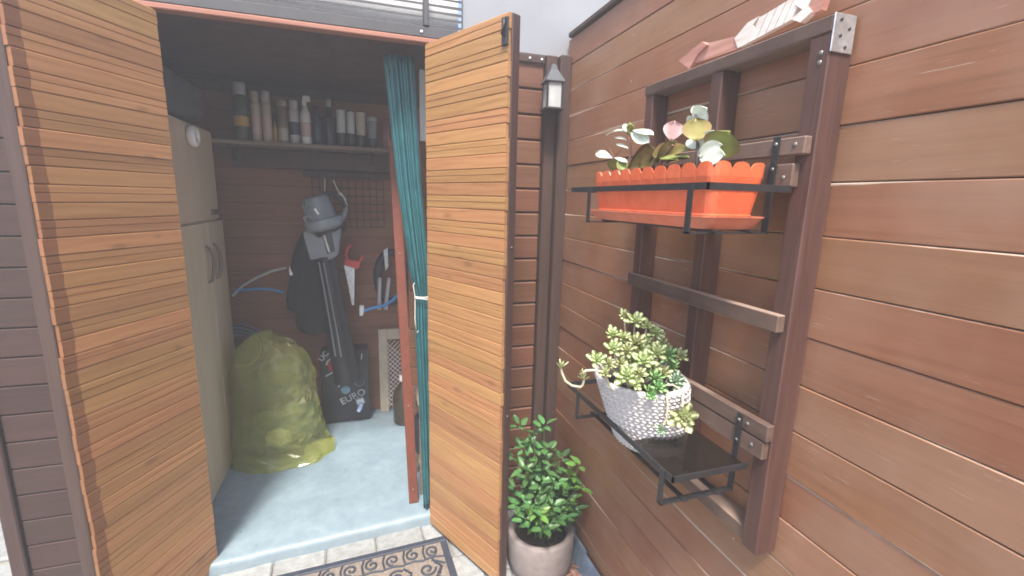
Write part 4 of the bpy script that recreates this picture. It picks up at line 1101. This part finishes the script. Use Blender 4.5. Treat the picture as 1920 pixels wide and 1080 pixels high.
mb = MB(); mb.box((-.003,-.028,0),(.003,.028,.0008)); me = mb.mesh('stroke'); decal(me, MATS['grey_print'], 640, 719, R(42), 'print_stroke')
mb = MB(); mb.box((-.003,-.022,0),(.003,.022,.0008)); decal(mb.mesh('stroke'), MATS['grey_print'], 617, 702, R(60), 'print_stroke')
arc = MB(); arc.tube([Vector((.026*math.cos(t), .026*math.sin(t), 0)) for t in [2.6+i*.3 for i in range(14)]], .0035, 5); decal(arc.mesh('arc'), plain('dim_print', (.16,.17,.19), .5), 674, 716, 0, 'print_ring')
arc = MB(); arc.tube([Vector((.04*math.cos(t), .04*math.sin(t), 0)) for t in [1.9+i*.2 for i in range(7)]], .005, 5); decal(arc.mesh('arc'), MATS['grey_print'], 626, 684, 0, 'print_ring')
tp = at(676,752,'Y',YC-.02) - ko
mb = MB(); mb.cbox((-.025,-.012,-.02),(.025,.018,.022),.005, Matrix.Translation(tp) @ Matrix.Rotation(R(-14),4,'Y')); mb.build('tap_body', M_GALV, kt)
mb = MB(); mb.tube([tp+Vector((.004,-.01,-.012)), tp+Vector((-.006,-.022,-.036)), tp+Vector((-.016,-.03,-.052))], [.014,.014,.012], 12); mb.build('tap_spout', plain('tap_blue', (.42,.55,.8), .25), kt)

# beige board with lattice, brown jug
bo = Vector((.135,2.80,0)); lt = thing('lattice_panel', 'beige board with a diamond lattice leaning at the back wall', 'panel', bo)
mb = MB(); mb.cbox((-.075,-.006,.002),(-.022,.02,.545),.002); mb.build('side_board', M_BEIGE, lt); mb = MB(); mb.cbox((-.0215,-.006,.48),(.17,.02,.545),.002); mb.build('top_board', M_BEIGE, lt)
mb = MB()
for k in range(-8, 16):
    for s_ in (1,-1):
        z_a, z_b = .03*k, .03*k + s_*.19
        pts = []
        for i in range(9):
            t = i/8; z = z_a + (z_b-z_a)*t; 
            if 0.02 < z < .48: pts.append(Vector((-.022+.19*t, .004 + .002*s_, z)))
        if len(pts) > 1: mb.tube(pts, .0022, 5)
mb.build('lattice', M_CORD, lt)
jo = at(757,795,'Z',.0) + Vector((.005,.03,0)); jg = thing('brown_jug', 'brown glass jug on the floor beside the red lath', 'jug', jo)
mb = MB(); mb.lathe([(0,.001),(.055,.001),(.062,.01),(.064,.16),(.058,.2),(.03,.24),(.02,.25),(.02,.28),(0,.28)], 26); mb.build('body', M_JUG, jg)
mb = MB(); mb.lathe([(.023,.268),(.023,.30),(0,.30)], 16); mb.build('cap', M_WHITE, jg)

# red lath
T0 = Vector((.170,1.86,.0)); T1 = Vector((.131,2.06,1.585)); d = T1 - T0
rl = thing('red_lath', 'narrow reddish brown wooden upright beside the teal curtain', 'post', T0)
fr = frame(d, Vector((0,-1,0))); M = fr.to_4x4()
mb = MB(); mb.cbox((0,-.020,-.010),(d.length,.020,.010),.002); mb.build('lath', W_LATH, rl).matrix_local = M
for t in (.04,.28,.70): 
    mb = MB(); mb.lathe([(0,.0022),(.003,.002),(.0042,0)], 8, M @ Matrix.Translation((d.length*t,0,.0105))); mb.build('screw', M_STEEL, rl)

# teal curtain bundle: pleated, gathered by a cord
def cur_width(z):
    if z > .94: return .034 + (.055-.034)*((z-.94)/.93)
    return .036 - .006*((.94-z)/.94)
spine = [(1.87,.148,1.90),(1.4,.178,1.885),(.94,.222,1.865),(.5,.232,1.835),(.005,.238,1.805)]
def sp_at(z):
    for (za,xa,ya),(zb,xb,yb) in zip(spine[:-1], spine[1:]):
        if z <= za and z >= zb - 1e-6: t = (za-z)/(za-zb); return xa+(xb-xa)*t, ya+(yb-ya)*t
cu = thing('teal_curtain', 'teal pleated curtain gathered by a white cord at the doorway', 'curtain', (.22,1.85,0)); cuo = Vector((.22,1.85,0))
for strand in range(4):
    mb = MB(); vs_ = []; nz_, nx_ = 60, 22
    for k in range(nz_+1):
        z = 1.87 - (1.865 - .02*(strand % 2) - .01*strand)*k/nz_; z = max(z, .006 + .012*((strand*7) % 3))
        x, y = sp_at(z); wd = cur_width(z)
        for i in range(nx_+1):
            s_ = i/nx_*2-1
            xo = (strand-1.5)/1.5*wd*.72 + s_*wd*.34
            ph = s_*1.9 + strand*1.3 + .35*math.sin(z*2.1+strand)
            yo = -.004*strand - .014*math.cos(s_*1.57) - .008*math.sin(ph*2) - .002*math.sin(s_*11+strand) - .012*(1-abs((strand-1.5)/1.5))
            tie = math.exp(-((z-.94)/.05)**2)*.25
            vs_.append((x + xo*(1-tie) - cuo.x, y + yo*(1-tie) - cuo.y, z))
    mb.add(vs_, [(k*(nx_+1)+i, k*(nx_+1)+i+1, (k+1)*(nx_+1)+i+1, (k+1)*(nx_+1)+i) for k in range(nz_) for i in range(nx_)], True)
    # give it thickness
    o_ = mb.build('pleat', M_CURTAIN, cu, fix=False)
    sm_ = o_.modifiers.new('thickness', 'SOLIDIFY'); sm_.thickness = .0015
x, y = sp_at(.94)
mb = MB(); mb.tube([Vector((x+.034*math.cos(t*.2618), y-.012+.034*math.sin(t*.2618), .943+.004*math.sin(t*.5))) - cuo for t in range(25)], .0028, 6)
mb.tube([Vector((x+.033*math.cos(t*.2618), y-.012+.035*math.sin(t*.2618), .951)) - cuo for t in range(25)], .0024, 6)
mb.tube([Vector((x-.034,y-.03,.94))-cuo, Vector((x-.036,y-.035,.86))-cuo, Vector((x-.03,y-.035,.80))-cuo, Vector((x-.022,y-.034,.81))-cuo], .0018, 6); mb.tube([Vector((x-.034,y-.03,.95))-cuo, Vector((x-.04,y-.03,1.0))-cuo, Vector((x-.035,y-.03,1.01))-cuo], .0018, 6)
mb.build('tie_cord', M_CORD, cu)

# right side inside the shed: pale panel, dark partition, little rack with coil
pn = Vector((.36,2.2,1.6)); tag(MB().cbox((-.10,-.008,.005),(.14,.008,.31),.003).build('pale_panel', M_PALE, None, pn), 'pale bluish white panel behind the top of the teal curtain', 'panel')
pq = thing('side_partition', 'dark board partition inside the shed behind the curtain', 'partition', (.40,2.24,0))
for k in range(16):
    mb = MB(); mb.cbox((-.20,-.012,.001+.1*k),(.2,.012,.098+.1*k),.003); mb.build('board', W_INSIDE, pq)
rk2 = thing('low_shelf', 'low plank shelf behind the lower curtain', 'shelf', (.25,2.0,0))
for z in (.17,.45):
    mb = MB(); mb.cbox((-.05,-.10,z-.012),(.14,.10,z),.002); mb.build('shelf_board', W_SHELF, rk2)
for x in (-.045,.13):
    mb = MB(); mb.cbox((x,.085,.001),(x+.012,.099,.46),.002); mb.build('leg', W_SHELF, rk2)
    mb = MB(); mb.cbox((x,-.099,.001),(x+.012,-.085,.46),.002); mb.build('leg', W_SHELF, rk2)
mb = MB()
for k in range(14):
    mb.tube([Vector((.055*math.cos(t*.2618), .055*math.sin(t*.2618), .012*k)) for t in range(25)], .008, 6)
tag(mb.build('ribbed_coil', plain('coil_black', (.03,.035,.045), .5), None, (.255,2.0,.18)), 'dark ribbed hose coil on the low shelf behind the curtain', 'hose')

# ------------------------------------------------------------------ yellow bag
BC = Vector((-.425,2.47,0))
yb = thing('yellow_sack', 'yellow translucent plastic sack of rubbish slumped against the cabinet', 'sack', BC); yb.scale = (.95,.95,.985)
m, n, l, b = nodes('yellow_film')
tc, oi, vec = rcoord(n, l, 3)
f = noise_(n, l, vec, 9, 3, .5, .5); cr = ramp(n, [(.3,(.52,.54,.16)),(.7,(.68,.69,.27))]); l.new(f, cr.inputs[0])
l.new(cr.outputs[0], b.inputs['Base Color']); b.inputs['Roughness'].default_value = .12; b.inputs['Specular IOR Level'].default_value = 1.0; b.inputs['Coat Weight'].default_value = .8; b.inputs['Coat Roughness'].default_value = .06
vo = n.new('ShaderNodeTexVoronoi'); vo.inputs['Scale'].default_value = 13; vo.feature = 'F1'; l.new(vec, vo.inputs['Vector'])
f2 = noise_(n, l, vec, 22, 4, .6, 1.5)
rg_ = math_(n, l, 'ABSOLUTE', math_(n, l, 'SUBTRACT', noise_(n, l, vec, 6, 1, .5, .6), .5))
bump(n, l, rg_, .30, .03, b)
tr = n.new('ShaderNodeBsdfTransparent'); tr.inputs[0].default_value = (.80,.82,.46,1)
tl = n.new('ShaderNodeBsdfTranslucent'); l.new(cr.outputs[0], tl.inputs[0])
m1 = n.new('ShaderNodeMixShader'); m1.inputs[0].default_value = .25; l.new(b.outputs[0], m1.inputs[1]); l.new(tl.outputs[0], m1.inputs[2])
m2 = n.new('ShaderNodeMixShader'); m2.inputs[0].default_value = .30; l.new(tr.outputs[0], m2.inputs[1]); l.new(m1.outputs[0], m2.inputs[2])
l.new(m2.outputs[0], n['Material Output'].inputs[0]); YF = m
prof = [(.001,.275,.20),(.02,.262,.19),(.07,.24,.175),(.14,.232,.17),(.24,.222,.165),(.36,.208,.155),(.46,.19,.145),(.54,.170,.13),(.59,.145,.115),(.625,.105,.09),(.645,.065,.06),(.652,.02,.02),(.653,.002,.002)]
nb_ = 46; vs_ = []
fine = []
for k in range(len(prof)-1):
    nn_ = 3 if prof[k+1][0] - prof[k][0] > .055 else 2
    for q in range(nn_):
        t = q/nn_; fine.append(tuple(prof[k][i] + (prof[k+1][i]-prof[k][i])*t for i in range(3)))
fine.append(prof[-1])
rg = random.Random(21)
for jrow, (z, rx, ry) in enumerate(fine):
    for i in range(nb_):
        th = 2*math.pi*(i + .5*(jrow % 2) + rg.uniform(-.3,.3))/nb_; d = Vector((math.cos(th), math.sin(th), 0))
        p3 = Vector((d.x*1.6, d.y*1.6, z*5))
        vd = noise.voronoi(p3*1.3 + Vector((.7,2,1)))[0]; e1 = math.exp(-((vd[1]-vd[0])/.14)**2)
        k = 1 + .14*noise.noise(p3) + .09*(.5-abs(noise.noise(p3*1.5 + Vector((4,1,7))))*2)*.6 + .05*e1 + rg.uniform(-.018,.018)
        zz = z * (1 - .05*d.x) + (rg.uniform(-.006,.006) + .02*noise.noise(p3*2.2) if .03 < z < .64 else 0)
        x_ = max(d.x*rx*k - .02 - .03*math.sin(z*4), -.252)      # pressed against the cabinet
        vs_.append((x_, d.y*ry*k, max(.002, zz)))
mb = MB(); nr = len(fine); fc = []
for j in range(nr-1):
    for i in range(nb_):
        a_, b_, c2, d2 = j*nb_+i, j*nb_+(i+1)%nb_, (j+1)*nb_+(i+1)%nb_, (j+1)*nb_+i
        fc += [(a_,b_,c2),(a_,c2,d2)] if j % 2 == 0 else [(a_,b_,d2),(b_,c2,d2)]
mb.add(vs_, fc, False)
fm = mb.build('film', YF, yb, fix=False)
fl_ = MB(); fv = []
for i in range(15):        # loose tail of film lying on the floor at the right
    for j in range(6):
        t = i/14; s_ = j/5
        fv.append((.10+.16*t*.9, -.17+.09*s_+.10*t, .012+.07*math.sin(s_*3.1)*(1-.3*t)+.02*noise.noise(Vector((t*5,s_*3,1)))))
fl_.add(fv, [(i*6+j,(i+1)*6+j,(i+1)*6+j+1,i*6+j+1) for i in range(14) for j in range(5)], True); fl_.build('loose_film', YF, yb)
blob((.0,.0,.15), (.16,.11,.13), 8.1, .25).build('rubbish', plain('rubbish_green', (.11,.15,.13), .6, vary=.5, scale=16), yb)
blob((-.02,.02,.38), (.13,.09,.13), 4.4, .25).build('rubbish', plain('rubbish_dark', (.06,.085,.08), .7, vary=.5, scale=12), yb)
blob((-.02,-.11,.14), (.06,.035,.05), 2.4, .3).build('rubbish', plain('rubbish_pale', (.42,.44,.38), .6), yb)

# ------------------------------------------------------------------ added mist imitating lens glare, the air itself is clear
m = bpy.data.materials.new('lens_veil'); m.use_nodes = True; nt = m.node_tree; nt.nodes.clear()
o_ = nt.nodes.new('ShaderNodeOutputMaterial'); v_ = nt.nodes.new('ShaderNodeVolumePrincipled')
v_.inputs['Density'].default_value = .042; v_.inputs['Color'].default_value = (.92,.93,.95,1); v_.inputs['Anisotropy'].default_value = .2
nt.links.new(v_.outputs[0], o_.inputs['Volume'])
tag(MB().box((-31,-31,-1.1), (31,31,2.5)).build('lens_veil', m), kind='stuff')
